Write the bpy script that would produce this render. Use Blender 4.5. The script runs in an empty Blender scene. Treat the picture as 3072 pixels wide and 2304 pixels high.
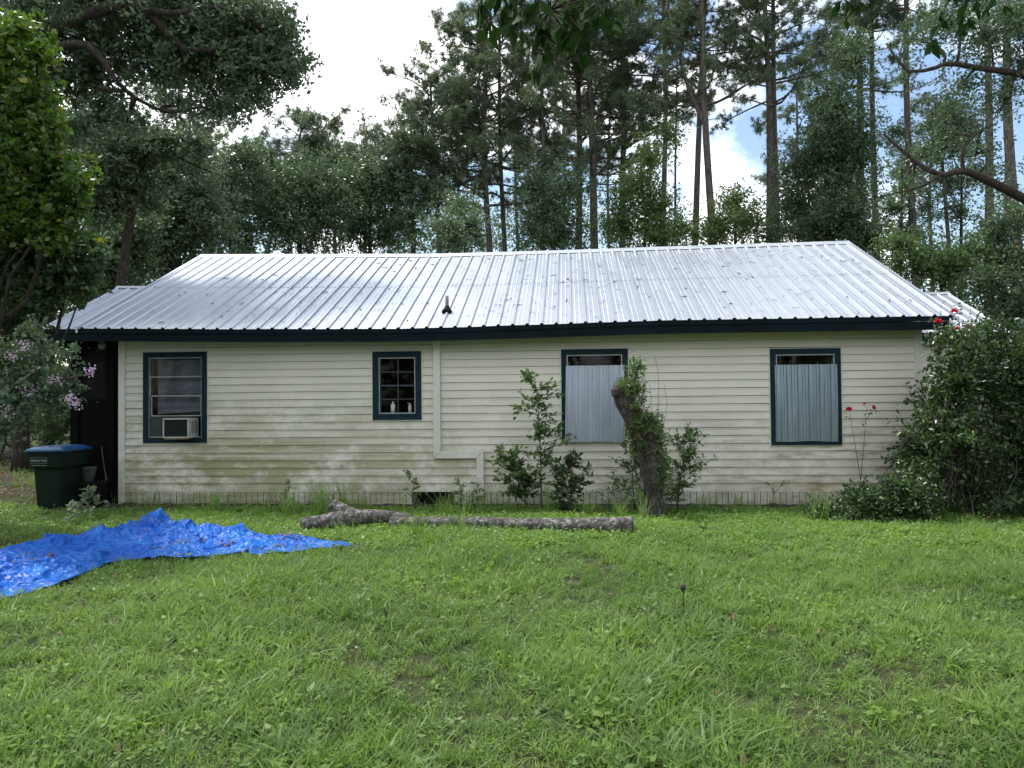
import bpy, math, random
import numpy as np
from mathutils import Matrix, Vector, Euler

sc = bpy.context.scene
C = sc.collection
R_ = math.radians
random.seed(7)

# ------------------------------------------------------------------ camera
CAM_H = 1.55
PITCH, ROLL = R_(1.2), R_(0.5)
FPX = 2300.0
_cp, _sp, _cr, _sr = math.cos(PITCH), math.sin(PITCH), math.cos(ROLL), math.sin(ROLL)
RM = np.array([[1, 0, 0], [0, _cp, -_sp], [0, _sp, _cp]]) @ np.array([[_cr, 0, _sr], [0, 1, 0], [-_sr, 0, _cr]])
cam_d = bpy.data.cameras.new('camera')
cam = bpy.data.objects.new('camera', cam_d)
C.objects.link(cam)
cam_d.sensor_width = 36.0
cam_d.lens = FPX / 3072 * 36
cam_d.clip_start, cam_d.clip_end = 0.05, 2000
_rot = RM @ np.array([[1, 0, 0], [0, 0, -1], [0, 1, 0]])
cam.matrix_world = Matrix.Translation((0, 0, CAM_H)) @ Matrix(_rot.tolist()).to_4x4()
sc.camera = cam

# ------------------------------------------------------------------ sky, sun, exposure
SUN_EL, SUN_AZ = R_(62), R_(-50)          # azimuth from +y, behind the house and a little left
SKY_STRENGTH = 0.1
CLOUD = 13.0
w = bpy.data.worlds.new('World')
sc.world = w
w.use_nodes = True
nt = w.node_tree
nt.nodes.clear()
N = nt.nodes.new
L_ = nt.links.new
out = N('ShaderNodeOutputWorld'); bg = N('ShaderNodeBackground'); bg.inputs['Strength'].default_value = SKY_STRENGTH
sky = N('ShaderNodeTexSky'); sky.sky_type = 'NISHITA'; sky.sun_disc = False
sky.sun_elevation = SUN_EL; sky.sun_rotation = SUN_AZ
sky.air_density = 1.2; sky.dust_density = 1.0; sky.ozone_density = 1.5
tc = N('ShaderNodeTexCoord')
mp = N('ShaderNodeMapping'); mp.inputs['Scale'].default_value = (1.0, 1.0, 1.7); mp.inputs['Location'].default_value = (0.35, 2.6, 0.0)
L_(tc.outputs['Generated'], mp.inputs['Vector'])
no = N('ShaderNodeTexNoise'); no.inputs['Scale'].default_value = 2.6; no.inputs['Detail'].default_value = 8; no.inputs['Roughness'].default_value = 0.55
no.inputs['Distortion'].default_value = 0.25
L_(mp.outputs[0], no.inputs['Vector'])
cr = N('ShaderNodeValToRGB'); cr.color_ramp.elements[0].position = 0.475; cr.color_ramp.elements[1].position = 0.56
L_(no.outputs['Fac'], cr.inputs[0])
no2 = N('ShaderNodeTexNoise'); no2.inputs['Scale'].default_value = 5; no2.inputs['Detail'].default_value = 6
L_(mp.outputs[0], no2.inputs['Vector'])
cr2 = N('ShaderNodeValToRGB')
cr2.color_ramp.elements[0].position = 0.3; cr2.color_ramp.elements[0].color = (0.72, 0.75, 0.82, 1)
cr2.color_ramp.elements[1].position = 0.6; cr2.color_ramp.elements[1].color = (1, 1, 1, 1)
L_(no2.outputs['Fac'], cr2.inputs[0])
vm = N('ShaderNodeVectorMath'); vm.operation = 'SCALE'; vm.inputs['Scale'].default_value = CLOUD
L_(cr2.outputs['Color'], vm.inputs[0])
skm = N('ShaderNodeVectorMath'); skm.operation = 'SCALE'; skm.inputs['Scale'].default_value = 1.1
L_(sky.outputs['Color'], skm.inputs[0])
mx = N('ShaderNodeMix'); mx.data_type = 'RGBA'
L_(cr.outputs['Color'], mx.inputs['Factor']); L_(skm.outputs[0], mx.inputs[6]); L_(vm.outputs[0], mx.inputs[7])
L_(mx.outputs[2], bg.inputs['Color']); L_(bg.outputs[0], out.inputs[0])

sd = bpy.data.lights.new('sun', 'SUN'); sd.energy = 2.4; sd.angle = R_(9); sd.color = (1, 0.96, 0.88)
sun = bpy.data.objects.new('sun', sd); C.objects.link(sun)
_dir = Vector((math.sin(SUN_AZ) * math.cos(SUN_EL), math.cos(SUN_AZ) * math.cos(SUN_EL), math.sin(SUN_EL)))
sun.rotation_euler = _dir.to_track_quat('Z', 'Y').to_euler()
sc.view_settings.view_transform = 'Standard'
sc.view_settings.look = 'None'
sc.view_settings.exposure = 0.88
sc.view_settings.gamma = 1.0
sc.render.engine = 'CYCLES'
sc.cycles.max_bounces = 6
sc.cycles.diffuse_bounces = 3
sc.cycles.glossy_bounces = 3
sc.cycles.transmission_bounces = 4
sc.cycles.transparent_max_bounces = 8


# ------------------------------------------------------------------ layout helpers
def P(px, py, y):
    """The point of the place seen at photo pixel (px, py) at forward distance y (used to lay the place out)."""
    r = RM @ np.array([(px - 1536) / FPX, 1.0, -(py - 1152) / FPX])
    r = r / r[1] * y
    return np.array([r[0], r[1], r[2] + CAM_H])


def gz(x, y):
    x = np.asarray(x, float); y = np.asarray(y, float)
    return -0.1 - 0.07 * np.clip((y - 9.0) / 2.2, 0, 1) * np.clip((x + 8.0) / 1.2, 0, 1) + 0.018 * np.sin(x * 0.9 + 1) * np.sin(y * 0.8) + 0.012 * np.sin(x * 2.3 + y * 1.7)


def G(px, py):
    r = RM @ np.array([(px - 1536) / FPX, 1.0, -(py - 1152) / FPX])
    z = -0.1
    for _ in range(4):
        t = (CAM_H - z) / -r[2]
        x, y = r[0] * t, r[1] * t
        z = float(gz(x, y))
    return np.array([x, y, float(gz(x, y))])


# ------------------------------------------------------------------ object helpers
def tag(o, label=None, cat=None, group=None, kind=None):
    if label: o['label'] = label
    if cat: o['category'] = cat
    if group: o['group'] = group
    if kind: o['kind'] = kind
    return o


def empty(name, loc=(0, 0, 0), rz=0.0, label=None, cat=None, group=None, parent=None):
    o = bpy.data.objects.new(name, None)
    C.objects.link(o)
    o.location = loc; o.rotation_euler = (0, 0, rz); o.empty_display_size = 0.1
    o.parent = parent
    return tag(o, label, cat, group)


def link(name, me, parent=None, loc=None, rot=None):
    o = bpy.data.objects.new(name, me)
    C.objects.link(o)
    o.parent = parent
    if loc is not None: o.location = loc
    if rot is not None: o.rotation_euler = rot
    return o


def np_mesh(name, V, F, mat, smooth=False):
    V = np.ascontiguousarray(V, dtype=np.float32); F = np.ascontiguousarray(F, dtype=np.int32)
    me = bpy.data.meshes.new(name)
    k = F.shape[1]
    me.vertices.add(len(V)); me.vertices.foreach_set('co', V.ravel())
    me.loops.add(F.size); me.loops.foreach_set('vertex_index', F.ravel())
    me.polygons.add(len(F)); me.polygons.foreach_set('loop_start', np.arange(0, F.size, k, dtype=np.int32))
    if smooth: me.polygons.foreach_set('use_smooth', np.ones(len(F), dtype=bool))
    me.update(calc_edges=True)
    me.materials.append(mat)
    return me


class MB:
    def __init__(s): s.v = []; s.f = []

    def add(s, vs, fs):
        b = len(s.v)
        s.v += [tuple(map(float, q)) for q in vs]
        s.f += [tuple(b + i for i in q) for q in fs]

    def box(s, x0, x1, y0, y1, z0, z1):
        s.add([(x0, y0, z0), (x1, y0, z0), (x1, y1, z0), (x0, y1, z0), (x0, y0, z1), (x1, y0, z1), (x1, y1, z1), (x0, y1, z1)],
              [(0, 3, 2, 1), (4, 5, 6, 7), (0, 1, 5, 4), (1, 2, 6, 5), (2, 3, 7, 6), (3, 0, 4, 7)])

    def prism(s, poly_a, poly_b):
        n = len(poly_a)
        s.add(list(poly_a) + list(poly_b), [tuple(range(n))[::-1], tuple(range(n, 2 * n))] + [(i, (i + 1) % n, n + (i + 1) % n, n + i) for i in range(n)])

    def tube(s, pts, rad, n=6, cap=True):
        pts = [np.asarray(p, float) for p in pts]
        if not hasattr(rad, '__len__'): rad = [rad] * len(pts)
        b = len(s.v); ref = None
        for i, p in enumerate(pts):
            d = pts[min(i + 1, len(pts) - 1)] - pts[max(i - 1, 0)]
            d = d / (np.linalg.norm(d) + 1e-9)
            if ref is None:
                ref = np.array([1., 0, 0]) if abs(d[0]) < .8 else np.array([0, 1., 0])
            a = ref - d * (ref @ d); a /= np.linalg.norm(a) + 1e-9; ref = a
            c = np.cross(d, a)
            for k in range(n):
                t = 2 * math.pi * k / n
                q = p + rad[i] * (math.cos(t) * a + math.sin(t) * c)
                s.v.append((float(q[0]), float(q[1]), float(q[2])))
        for i in range(len(pts) - 1):
            for k in range(n):
                s.f.append((b + i * n + k, b + i * n + (k + 1) % n, b + (i + 1) * n + (k + 1) % n, b + (i + 1) * n + k))
        if cap:
            s.f.append(tuple(b + k for k in range(n))[::-1])
            e = b + (len(pts) - 1) * n
            s.f.append(tuple(e + k for k in range(n)))

    def mesh(s, name, mat, smooth=False):
        me = bpy.data.meshes.new(name)
        me.from_pydata(s.v, [], s.f)
        if smooth: me.shade_smooth()
        me.materials.append(mat)
        return me

    def obj(s, name, mat, parent=None, smooth=False, loc=None, bevel=0):
        o = link(name, s.mesh(name, mat, smooth), parent, loc)
        if bevel:
            m = o.modifiers.new('bevel', 'BEVEL'); m.width = bevel; m.segments = 2; m.limit_method = 'ANGLE'
        return o


# ------------------------------------------------------------------ materials
def new_mat(name):
    m = bpy.data.materials.new(name); m.use_nodes = True
    t = m.node_tree
    return m, t, t.nodes['Principled BSDF'], t.nodes['Material Output']


def noise_fac(t, scale, detail=4, lo=.4, hi=.6, vec=None, stretch=None, rough=.55, pos=True):
    n = t.nodes.new
    src = None
    if pos:
        g = n('ShaderNodeNewGeometry'); src = g.outputs['Position']
    else:
        g = n('ShaderNodeTexCoord'); src = g.outputs['Object']
    if stretch:
        mp = n('ShaderNodeMapping'); mp.inputs['Scale'].default_value = stretch
        t.links.new(src, mp.inputs['Vector']); src = mp.outputs[0]
    no = n('ShaderNodeTexNoise'); no.inputs['Scale'].default_value = scale; no.inputs['Detail'].default_value = detail
    no.inputs['Roughness'].default_value = rough
    t.links.new(src, no.inputs['Vector'])
    mr = n('ShaderNodeMapRange'); mr.inputs[1].default_value = lo; mr.inputs[2].default_value = hi
    t.links.new(no.outputs['Fac'], mr.inputs[0])
    return mr.outputs[0]


def mixc(t, fac, a, b):
    m = t.nodes.new('ShaderNodeMix'); m.data_type = 'RGBA'
    for i, q in ((6, a), (7, b)):
        if isinstance(q, (tuple, list)): m.inputs[i].default_value = (*q[:3], 1)
        else: t.links.new(q, m.inputs[i])
    if isinstance(fac, (int, float)): m.inputs[0].default_value = fac
    else: t.links.new(fac, m.inputs[0])
    return m.outputs[2]


def math_(t, op, a, b=None):
    m = t.nodes.new('ShaderNodeMath'); m.operation = op; m.use_clamp = False
    for i, q in enumerate((a, b)):
        if q is None: continue
        if isinstance(q, (int, float)): m.inputs[i].default_value = q
        else: t.links.new(q, m.inputs[i])
    return m.outputs[0]


def add_bump(t, bs, fac, strength, dist=.01):
    b = t.nodes.new('ShaderNodeBump'); b.inputs['Strength'].default_value = strength; b.inputs['Distance'].default_value = dist
    t.links.new(fac, b.inputs['Height']); t.links.new(b.outputs[0], bs.inputs['Normal'])


def simple(name, c1, c2=None, scale=6, rough=.6, metal=0.0, bump=0.0, bscale=40, stretch=None, lo=.35, hi=.65, pos=False, spec=.5):
    m, t, bs, _ = new_mat(name)
    bs.inputs['Roughness'].default_value = rough; bs.inputs['Metallic'].default_value = metal
    bs.inputs['Specular IOR Level'].default_value = spec
    if c2 is None: c2 = tuple(v * .75 for v in c1)
    f = noise_fac(t, scale, 6, lo, hi, stretch=stretch, pos=pos)
    t.links.new(mixc(t, f, c1, c2), bs.inputs['Base Color'])
    if bump: add_bump(t, bs, noise_fac(t, bscale, 5, .2, .8, stretch=stretch, pos=pos), bump)
    return m


def leaf_mat(name, dark, light, trans=.3, rough=.5, rare=None, rare_amt=.05, patch=.5, tcol=None, spec=.45):
    """leaf colours vary leaf by leaf and in patches; part of the light passes through"""
    m, t, bs, outn = new_mat(name)
    g = t.nodes.new('ShaderNodeNewGeometry')
    r = g.outputs['Random Per Island']
    f = noise_fac(t, patch, 2, .35, .65)
    ff = math_(t, 'ADD', math_(t, 'MULTIPLY', r, .6), math_(t, 'MULTIPLY', f, .4))
    col = mixc(t, ff, dark, light)
    if rare:
        k = math_(t, 'GREATER_THAN', math_(t, 'FRACT', math_(t, 'MULTIPLY', r, 37.7)), 1 - rare_amt)
        col = mixc(t, k, col, rare)
    t.links.new(col, bs.inputs['Base Color'])
    bs.inputs['Roughness'].default_value = rough; bs.inputs['Specular IOR Level'].default_value = spec
    tr = t.nodes.new('ShaderNodeBsdfTranslucent')
    tl = t.nodes.new('ShaderNodeHueSaturation'); tl.inputs['Value'].default_value = 1.5; tl.inputs['Saturation'].default_value = 1.15
    t.links.new(col, tl.inputs['Color']); t.links.new(tl.outputs[0], tr.inputs['Color'])
    mixs = t.nodes.new('ShaderNodeMixShader'); mixs.inputs[0].default_value = trans
    t.links.new(bs.outputs[0], mixs.inputs[1]); t.links.new(tr.outputs[0], mixs.inputs[2])
    t.links.new(mixs.outputs[0], outn.inputs[0])
    return m


def siding_mat(name, c1, c2, amount=1.0):
    m, t, bs, _ = new_mat(name)
    bs.inputs['Roughness'].default_value = .55
    g = t.nodes.new('ShaderNodeNewGeometry')
    sx = t.nodes.new('ShaderNodeSeparateXYZ'); t.links.new(g.outputs['Position'], sx.inputs[0])
    def ramp(src, a, b):
        mr = t.nodes.new('ShaderNodeMapRange'); mr.inputs[1].default_value = a; mr.inputs[2].default_value = b
        t.links.new(src, mr.inputs[0]); return mr.outputs[0]
    base = mixc(t, noise_fac(t, 1.3, 3, .35, .65), c1, c2)
    oi = t.nodes.new('ShaderNodeObjectInfo')
    base = mixc(t, math_(t, 'MULTIPLY', oi.outputs['Random'], .16), base, (.55, .53, .46))
    # green algae: low on the wall, heavier towards the left end, in soft patches
    hi = ramp(sx.outputs['Z'], 2.0, .5)
    left = ramp(sx.outputs['X'], .8, -4.0)
    amt = math_(t, 'MULTIPLY', hi, math_(t, 'ADD', math_(t, 'MULTIPLY', left, .65), .35))
    pat = noise_fac(t, 1.5, 9, .40, .53, stretch=(.8, .8, 1.3), rough=.72)
    brd = noise_fac(t, 1.0, 3, .36, .60, stretch=(.5, .5, 8.0))
    pat = math_(t, 'MULTIPLY', pat, math_(t, 'ADD', .45, math_(t, 'MULTIPLY', brd, .75)))
    a = math_(t, 'MULTIPLY', math_(t, 'MULTIPLY', amt, pat), 1.05 * amount)
    c = mixc(t, a, base, (.37, .355, .185))
    # brownish grime near the ground, streaked
    low = ramp(sx.outputs['Z'], 1.15, .0)
    st = noise_fac(t, 2.2, 8, .44, .66, stretch=(1.2, 1.2, 2.2), rough=.7)
    b = math_(t, 'MULTIPLY', math_(t, 'MULTIPLY', low, st), .6 * amount)
    c = mixc(t, b, c, (.25, .215, .15))
    rgt = ramp(sx.outputs['X'], 1.5, 4.0); lowr = ramp(sx.outputs['Z'], 1.5, .7)
    rust = noise_fac(t, 1.6, 8, .50, .66, stretch=(1, 1, 4.5), rough=.7)
    c = mixc(t, math_(t, 'MULTIPLY', math_(t, 'MULTIPLY', rgt, lowr), math_(t, 'MULTIPLY', rust, .95 * amount)), c, (.33, .25, .15))
    fine = noise_fac(t, 16, 6, .56, .80, stretch=(1, 1, 3.0), rough=.7)
    c = mixc(t, math_(t, 'MULTIPLY', fine, .22), c, (.30, .29, .2))
    t.links.new(c, bs.inputs['Base Color'])
    add_bump(t, bs, noise_fac(t, 3, 3, .3, .7), .25, .02)
    return m


def bark_mat(name, c1, c2, scale=6, bump=.8, stretch=(3, 3, .7), c3=None, c3lo=.55, c3hi=.62):
    m, t, bs, _ = new_mat(name)
    bs.inputs['Roughness'].default_value = .9; bs.inputs['Specular IOR Level'].default_value = .2
    f = noise_fac(t, scale, 8, .38, .62, stretch=stretch, rough=.65)
    c = mixc(t, f, c1, c2)
    if c3: c = mixc(t, noise_fac(t, scale * .9, 8, c3lo, c3hi, rough=.7), c, c3)
    t.links.new(c, bs.inputs['Base Color'])
    add_bump(t, bs, f, bump, .03)
    return m


M = {}
M['siding'] = siding_mat('siding_vinyl', (.85, .785, .675), (.79, .735, .625))
M['skirt'] = siding_mat('skirting_vinyl', (.76, .72, .63), (.64, .61, .52), 1.0)
M['trimw'] = siding_mat('pale_trim_vinyl', (.83, .79, .72), (.76, .73, .66), .35)
M['sheath'] = simple('wall_backing', (.10, .095, .08), (.07, .065, .055))  # dark colour behind the siding gaps imitates the courses' shadow lines
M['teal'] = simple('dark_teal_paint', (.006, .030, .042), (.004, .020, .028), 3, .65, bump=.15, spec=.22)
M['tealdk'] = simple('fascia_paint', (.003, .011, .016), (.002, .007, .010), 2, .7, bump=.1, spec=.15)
M['munt'] = simple('grey_blue_muntin', (.05, .065, .08), (.035, .045, .06), 5, .5)
M['soffit'] = simple('soffit_boards', (.045, .05, .04), (.03, .032, .025), 3, .8)
M['dark'] = simple('interior_dark', (.006, .006, .007), (.009, .009, .009), 2, .95, spec=.05)  # near-black colour puts the shade of rooms and vent into the surface
M['alu'] = simple('aluminium', (.50, .51, .50), (.38, .39, .38), 5, .4, .6)
M['offwhite'] = simple('off_white_enamel', (.55, .55, .50), (.40, .38, .33), 9, .5)
M['screenmat'] = None


def roof_mat():
    m, t, bs, _ = new_mat('galvanised_roof')
    bs.inputs['Metallic'].default_value = .9
    f = noise_fac(t, 1.2, 6, .3, .7, stretch=(2.5, .4, .4))
    f2 = noise_fac(t, 30, 5, .62, .75)
    c = mixc(t, f, (.55, .585, .63), (.45, .485, .53))
    c = mixc(t, math_(t, 'MULTIPLY', f2, .45), c, (.3, .29, .27))
    t.links.new(c, bs.inputs['Base Color'])
    mr = t.nodes.new('ShaderNodeMapRange'); mr.inputs[3].default_value = .31; mr.inputs[4].default_value = .42
    t.links.new(f, mr.inputs[0]); t.links.new(mr.outputs[0], bs.inputs['Roughness'])
    add_bump(t, bs, noise_fac(t, 2.5, 3, .3, .7), .2, .02)
    return m


M['roof'] = roof_mat()
M['cap'] = simple('ridge_cap_metal', (.60, .64, .68), (.48, .52, .56), 3, .4, .8)
M['sheet'] = simple('corrugated_sheet_steel', (.54, .57, .66), (.44, .48, .58), 2.5, .4, .45, stretch=(6, 1, .6))
M['sheet2'] = simple('slate_sheet_steel', (.36, .42, .47), (.26, .32, .38), 3, .42, .6, stretch=(8, 1, .5))
M['pipe'] = simple('grey_pipe', (.20, .21, .21), (.12, .12, .12), 9, .7)
M['rubber'] = simple('black_rubber', (.008, .008, .008), None, 5, .75, spec=.15)
M['porch'] = simple('near_black_wood', (.006, .005, .0045), (.003, .003, .0025), 4, .85, stretch=(1, 1, .2), spec=.1)  # near-black colour on all porch timber
M['bin'] = simple('green_bin_plastic', (.003, .013, .009), (.002, .009, .006), 3, .55, spec=.25)
M['lid'] = simple('blue_bin_lid', (.012, .09, .22), (.008, .055, .15), 3, .4)
M['print'] = simple('pale_print', (.30, .36, .36), (.22, .27, .27), 14, .6)
M['concrete'] = simple('concrete', (.20, .205, .19), (.12, .125, .11), 8, .9, bump=.4)
M['bottle'] = simple('white_bottle', (.75, .76, .78), (.68, .7, .72), 5, .4)
M['soil'] = simple('bare_soil', (.045, .030, .020), (.025, .017, .012), 9, .95, bump=.9, bscale=18, pos=True)
M['bark_pine'] = bark_mat('pine_bark', (.075, .062, .052), (.19, .165, .14), 5)
M['bark_oak'] = bark_mat('oak_bark', (.035, .028, .022), (.085, .07, .055), 6)
M['bark_log'] = bark_mat('log_bark_with_lichen', (.07, .062, .058), (.24, .215, .20), 16, 1.0, (1, 1, 1), (.42, .42, .40), .51, .62)
M['bark_stump'] = bark_mat('stump_bark', (.045, .042, .036), (.17, .155, .135), 8, 1.0, (2, 2, .8), (.30, .33, .28), .54, .64)
M['cutwood'] = simple('weathered_cut_wood', (.055, .040, .030), (.05, .03, .02), 12, .9, bump=.8)
M['twig'] = simple('twig_bark', (.06, .045, .03), (.035, .028, .02), 20, .9)
M['stemred'] = simple('rose_cane', (.10, .05, .03), (.07, .07, .03), 20, .8)
M['deadvine'] = simple('dead_vine', (.10, .07, .06), (.05, .037, .033), 12, .95)
M['pine'] = leaf_mat('pine_needles', (.060, .100, .050), (.17, .22, .115), .32, .38, patch=1.0, spec=.6)
M['oak'] = leaf_mat('oak_leaves', (.050, .092, .044), (.185, .24, .13), .34, .34, patch=1.5, spec=.6)
M['oakdk'] = leaf_mat('dark_broad_leaves', (.040, .078, .036), (.15, .21, .10), .32, .36, patch=1.3, spec=.6)
M['under'] = leaf_mat('understory_leaves', (.070, .125, .045), (.20, .275, .11), .38, .42, rare=(.27, .25, .05), rare_amt=.02, patch=1.2)
M['vine'] = leaf_mat('yellow_green_vine_leaves', (.045, .09, .018), (.135, .215, .036), .36, .42, rare=(.32, .30, .03), rare_amt=.02, patch=.8)  # yellow-green leaf colour of the vine
M['leftdk'] = leaf_mat('grey_green_leaves_left', (.040, .08, .03), (.13, .19, .08), .3, .38, rare=(.18, .10, .03), rare_amt=.02, patch=1.2)  # grey-green leaf colour for the privet and undergrowth
M['crepe'] = leaf_mat('crepe_myrtle_leaves', (.07, .12, .055), (.19, .25, .13), .28, .42)
M['pink'] = leaf_mat('pink_petals', (.60, .42, .54), (.80, .68, .75), .35, .6)
M['red'] = leaf_mat('red_petals', (.45, .01, .02), (.7, .03, .05), .25, .6)
M['shrub'] = leaf_mat('shrub_leaves', (.016, .042, .014), (.085, .14, .045), .2, .32, rare=(.20, .26, .08), rare_amt=.05, patch=1.8, spec=.6)
M['sapling'] = leaf_mat('sapling_leaves', (.05, .10, .035), (.15, .23, .07), .28, .42)
M['weedlf'] = leaf_mat('bright_weed_leaves', (.08, .16, .025), (.18, .30, .05), .3, .5)
M['palelf'] = leaf_mat('pale_leaves', (.16, .22, .12), (.30, .36, .22), .3, .5)
M['overlf'] = leaf_mat('overhanging_leaves', (.012, .032, .008), (.03, .065, .014), .2, .7, spec=.12)
M['moss'] = leaf_mat('hanging_moss', (.10, .11, .09), (.16, .17, .14), .2, .9)
M['litter'] = leaf_mat('fallen_leaves', (.10, .06, .035), (.26, .18, .11), .1, .8, patch=3)


def grass_mat(name, c_dark, c_light, c_dry, dry=.08, rough=.42):
    m, t, bs, outn = new_mat(name)
    oi = t.nodes.new('ShaderNodeObjectInfo')
    g = t.nodes.new('ShaderNodeNewGeometry')
    f1 = noise_fac(t, .55, 3, .36, .64)
    f2 = noise_fac(t, 3.5, 3, .38, .62)
    ff = math_(t, 'ADD', math_(t, 'MULTIPLY', f1, .35), math_(t, 'ADD', math_(t, 'MULTIPLY', oi.outputs['Random'], .3), math_(t, 'MULTIPLY', g.outputs['Random Per Island'], .35)))
    col = mixc(t, ff, c_dark, c_light)
    hue = mixc(t, math_(t, 'MULTIPLY', f2, .45), col, (.18, .26, .11))
    k = math_(t, 'GREATER_THAN', math_(t, 'FRACT', math_(t, 'MULTIPLY', g.outputs['Random Per Island'], 91.7)), 1 - dry)
    col = mixc(t, k, hue, c_dry)
    t.links.new(col, bs.inputs['Base Color'])
    bs.inputs['Roughness'].default_value = rough; bs.inputs['Specular IOR Level'].default_value = .3
    tr = t.nodes.new('ShaderNodeBsdfTranslucent')
    tl = t.nodes.new('ShaderNodeHueSaturation'); tl.inputs['Value'].default_value = 1.5; tl.inputs['Saturation'].default_value = 1.1
    t.links.new(col, tl.inputs['Color']); t.links.new(tl.outputs[0], tr.inputs['Color'])
    mixs = t.nodes.new('ShaderNodeMixShader'); mixs.inputs[0].default_value = .42
    t.links.new(bs.outputs[0], mixs.inputs[1]); t.links.new(tr.outputs[0], mixs.inputs[2])
    t.links.new(mixs.outputs[0], outn.inputs[0])
    return m


M['grass'] = grass_mat('lawn_grass', (.060, .135, .022), (.265, .385, .082), (.36, .33, .17), .04, .45)
M['cover'] = grass_mat('ground_cover', (.075, .165, .022), (.25, .38, .07), (.18, .13, .06), .03)


def tarp_mat():
    m, t, bs, outn = new_mat('blue_tarp')
    f = noise_fac(t, 3.5, 6, .45, .68, rough=.6)
    c = mixc(t, f, (.002, .105, .52), (.015, .20, .68))
    f2 = noise_fac(t, 9, 7, .60, .70, rough=.7)
    c = mixc(t, math_(t, 'MULTIPLY', f2, .35), c, (.25, .36, .62))
    d = noise_fac(t, 6, 8, .66, .72, rough=.75)
    c = mixc(t, math_(t, 'MULTIPLY', d, .8), c, (.07, .04, .03))
    t.links.new(c, bs.inputs['Base Color'])
    bs.inputs['Roughness'].default_value = .40; bs.inputs['Specular IOR Level'].default_value = .35
    geo = t.nodes.new('ShaderNodeNewGeometry'); vo = t.nodes.new('ShaderNodeTexVoronoi'); vo.feature = 'F1'; vo.inputs['Scale'].default_value = 4.2
    vo.inputs['Detail'].default_value = 2.0; vo.inputs['Roughness'].default_value = .6
    t.links.new(geo.outputs['Position'], vo.inputs['Vector'])
    add_bump(t, bs, vo.outputs['Distance'], .75, .10)
    tr = t.nodes.new('ShaderNodeBsdfTranslucent'); t.links.new(c, tr.inputs['Color'])
    mixs = t.nodes.new('ShaderNodeMixShader'); mixs.inputs[0].default_value = .15
    t.links.new(bs.outputs[0], mixs.inputs[1]); t.links.new(tr.outputs[0], mixs.inputs[2])
    t.links.new(mixs.outputs[0], outn.inputs[0])
    return m


M['tarp'] = tarp_mat()


def clear_mat(name, col, alpha, rough=.3, glossy=False):
    m, t, bs, outn = new_mat(name)
    tr = t.nodes.new('ShaderNodeBsdfTransparent')
    mixs = t.nodes.new('ShaderNodeMixShader'); mixs.inputs[0].default_value = alpha
    bs.inputs['Base Color'].default_value = (*col, 1); bs.inputs['Roughness'].default_value = rough
    if glossy:
        fr = t.nodes.new('ShaderNodeFresnel'); fr.inputs[0].default_value = 1.5
        gl = t.nodes.new('ShaderNodeBsdfGlossy'); gl.inputs['Roughness'].default_value = .03
        fm = math_(t, 'MULTIPLY', fr.outputs[0], .25); t.links.new(fm, mixs.inputs[0]); t.links.new(gl.outputs[0], mixs.inputs[2])
    else:
        t.links.new(bs.outputs[0], mixs.inputs[2])
    t.links.new(tr.outputs[0], mixs.inputs[1]); t.links.new(mixs.outputs[0], outn.inputs[0])
    return m


M['screen'] = clear_mat('insect_screen', (.004, .005, .005), .72, .95)
M['glass'] = clear_mat('window_glass', (.05, .05, .05), .1, .1, True)


def ground_mat():
    m, t, bs, _ = new_mat('ground_soil_and_moss')
    bs.inputs['Roughness'].default_value = .95; bs.inputs['Specular IOR Level'].default_value = .2
    f = noise_fac(t, 1.1, 6, .40, .6)
    f2 = noise_fac(t, 9, 8, .4, .62, rough=.7)
    c = mixc(t, f, (.045, .068, .02), (.065, .058, .03))
    c = mixc(t, f2, c, (.022, .032, .012))
    t.links.new(c, bs.inputs['Base Color'])
    add_bump(t, bs, noise_fac(t, 30, 6, .2, .8), .8, .02)
    return m


M['ground'] = ground_mat()

# ------------------------------------------------------------------ ground
def axis(lo, hi, fine_lo, fine_hi, step):
    a = list(np.arange(fine_lo, fine_hi + 1e-6, step))
    x, s = fine_hi, step
    while x < hi:
        s *= 1.35; x += s; a.append(min(x, hi))
    x, s = fine_lo, step
    while x > lo:
        s *= 1.35; x -= s; a.insert(0, max(x, lo))
    return np.array(a)


ax = axis(-400, 400, -14, 14, .25); ay = axis(-200, 600, -3, 16, .25)
X, Y = np.meshgrid(ax, ay)
Z = gz(X, Y)
V = np.stack([X, Y, Z], -1).reshape(-1, 3)
nx, ny = len(ax), len(ay)
ii = np.arange(nx - 1)[None, :] + nx * np.arange(ny - 1)[:, None]
F = np.stack([ii, ii + 1, ii + 1 + nx, ii + nx], -1).reshape(-1, 4)
tag(link('ground', np_mesh('ground', V, F, M['ground'], True)), kind='structure')

# ------------------------------------------------------------------ the house (its own axes: x along the wall, y back, z up)
YAW = R_(4.2)
WD = 12.5 * math.cos(YAW)
H0 = np.array([math.sin(YAW) * WD, math.cos(YAW) * WD, 0.0])
HD = np.array([math.cos(YAW), -math.sin(YAW), 0]); HN = np.array([math.sin(YAW), math.cos(YAW), 0])


def HW(u, v, z):
    return H0 + HD * u + HN * v + np.array([0, 0, z])


house = empty('house', H0, -YAW, 'low cream vinyl-sided house with ribbed metal roof and dark teal trim', 'house')
UL, UR = -7.57, 5.52
EU = [-8.64, -5.4, -2.7, -1.7, 1.5, 5.8]; EZ = [2.80, 2.735, 2.70, 2.71, 2.765, 2.765]
RU = [-8.64, -2.8, 0.0, 5.8]; RZ = [4.80, 4.68, 4.70, 4.76]
V0, VR = -.45, 3.85


def eave_z(u): return float(np.interp(u, EU, EZ))
def ridge_z(u): return float(np.interp(u, RU, RZ))


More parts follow.
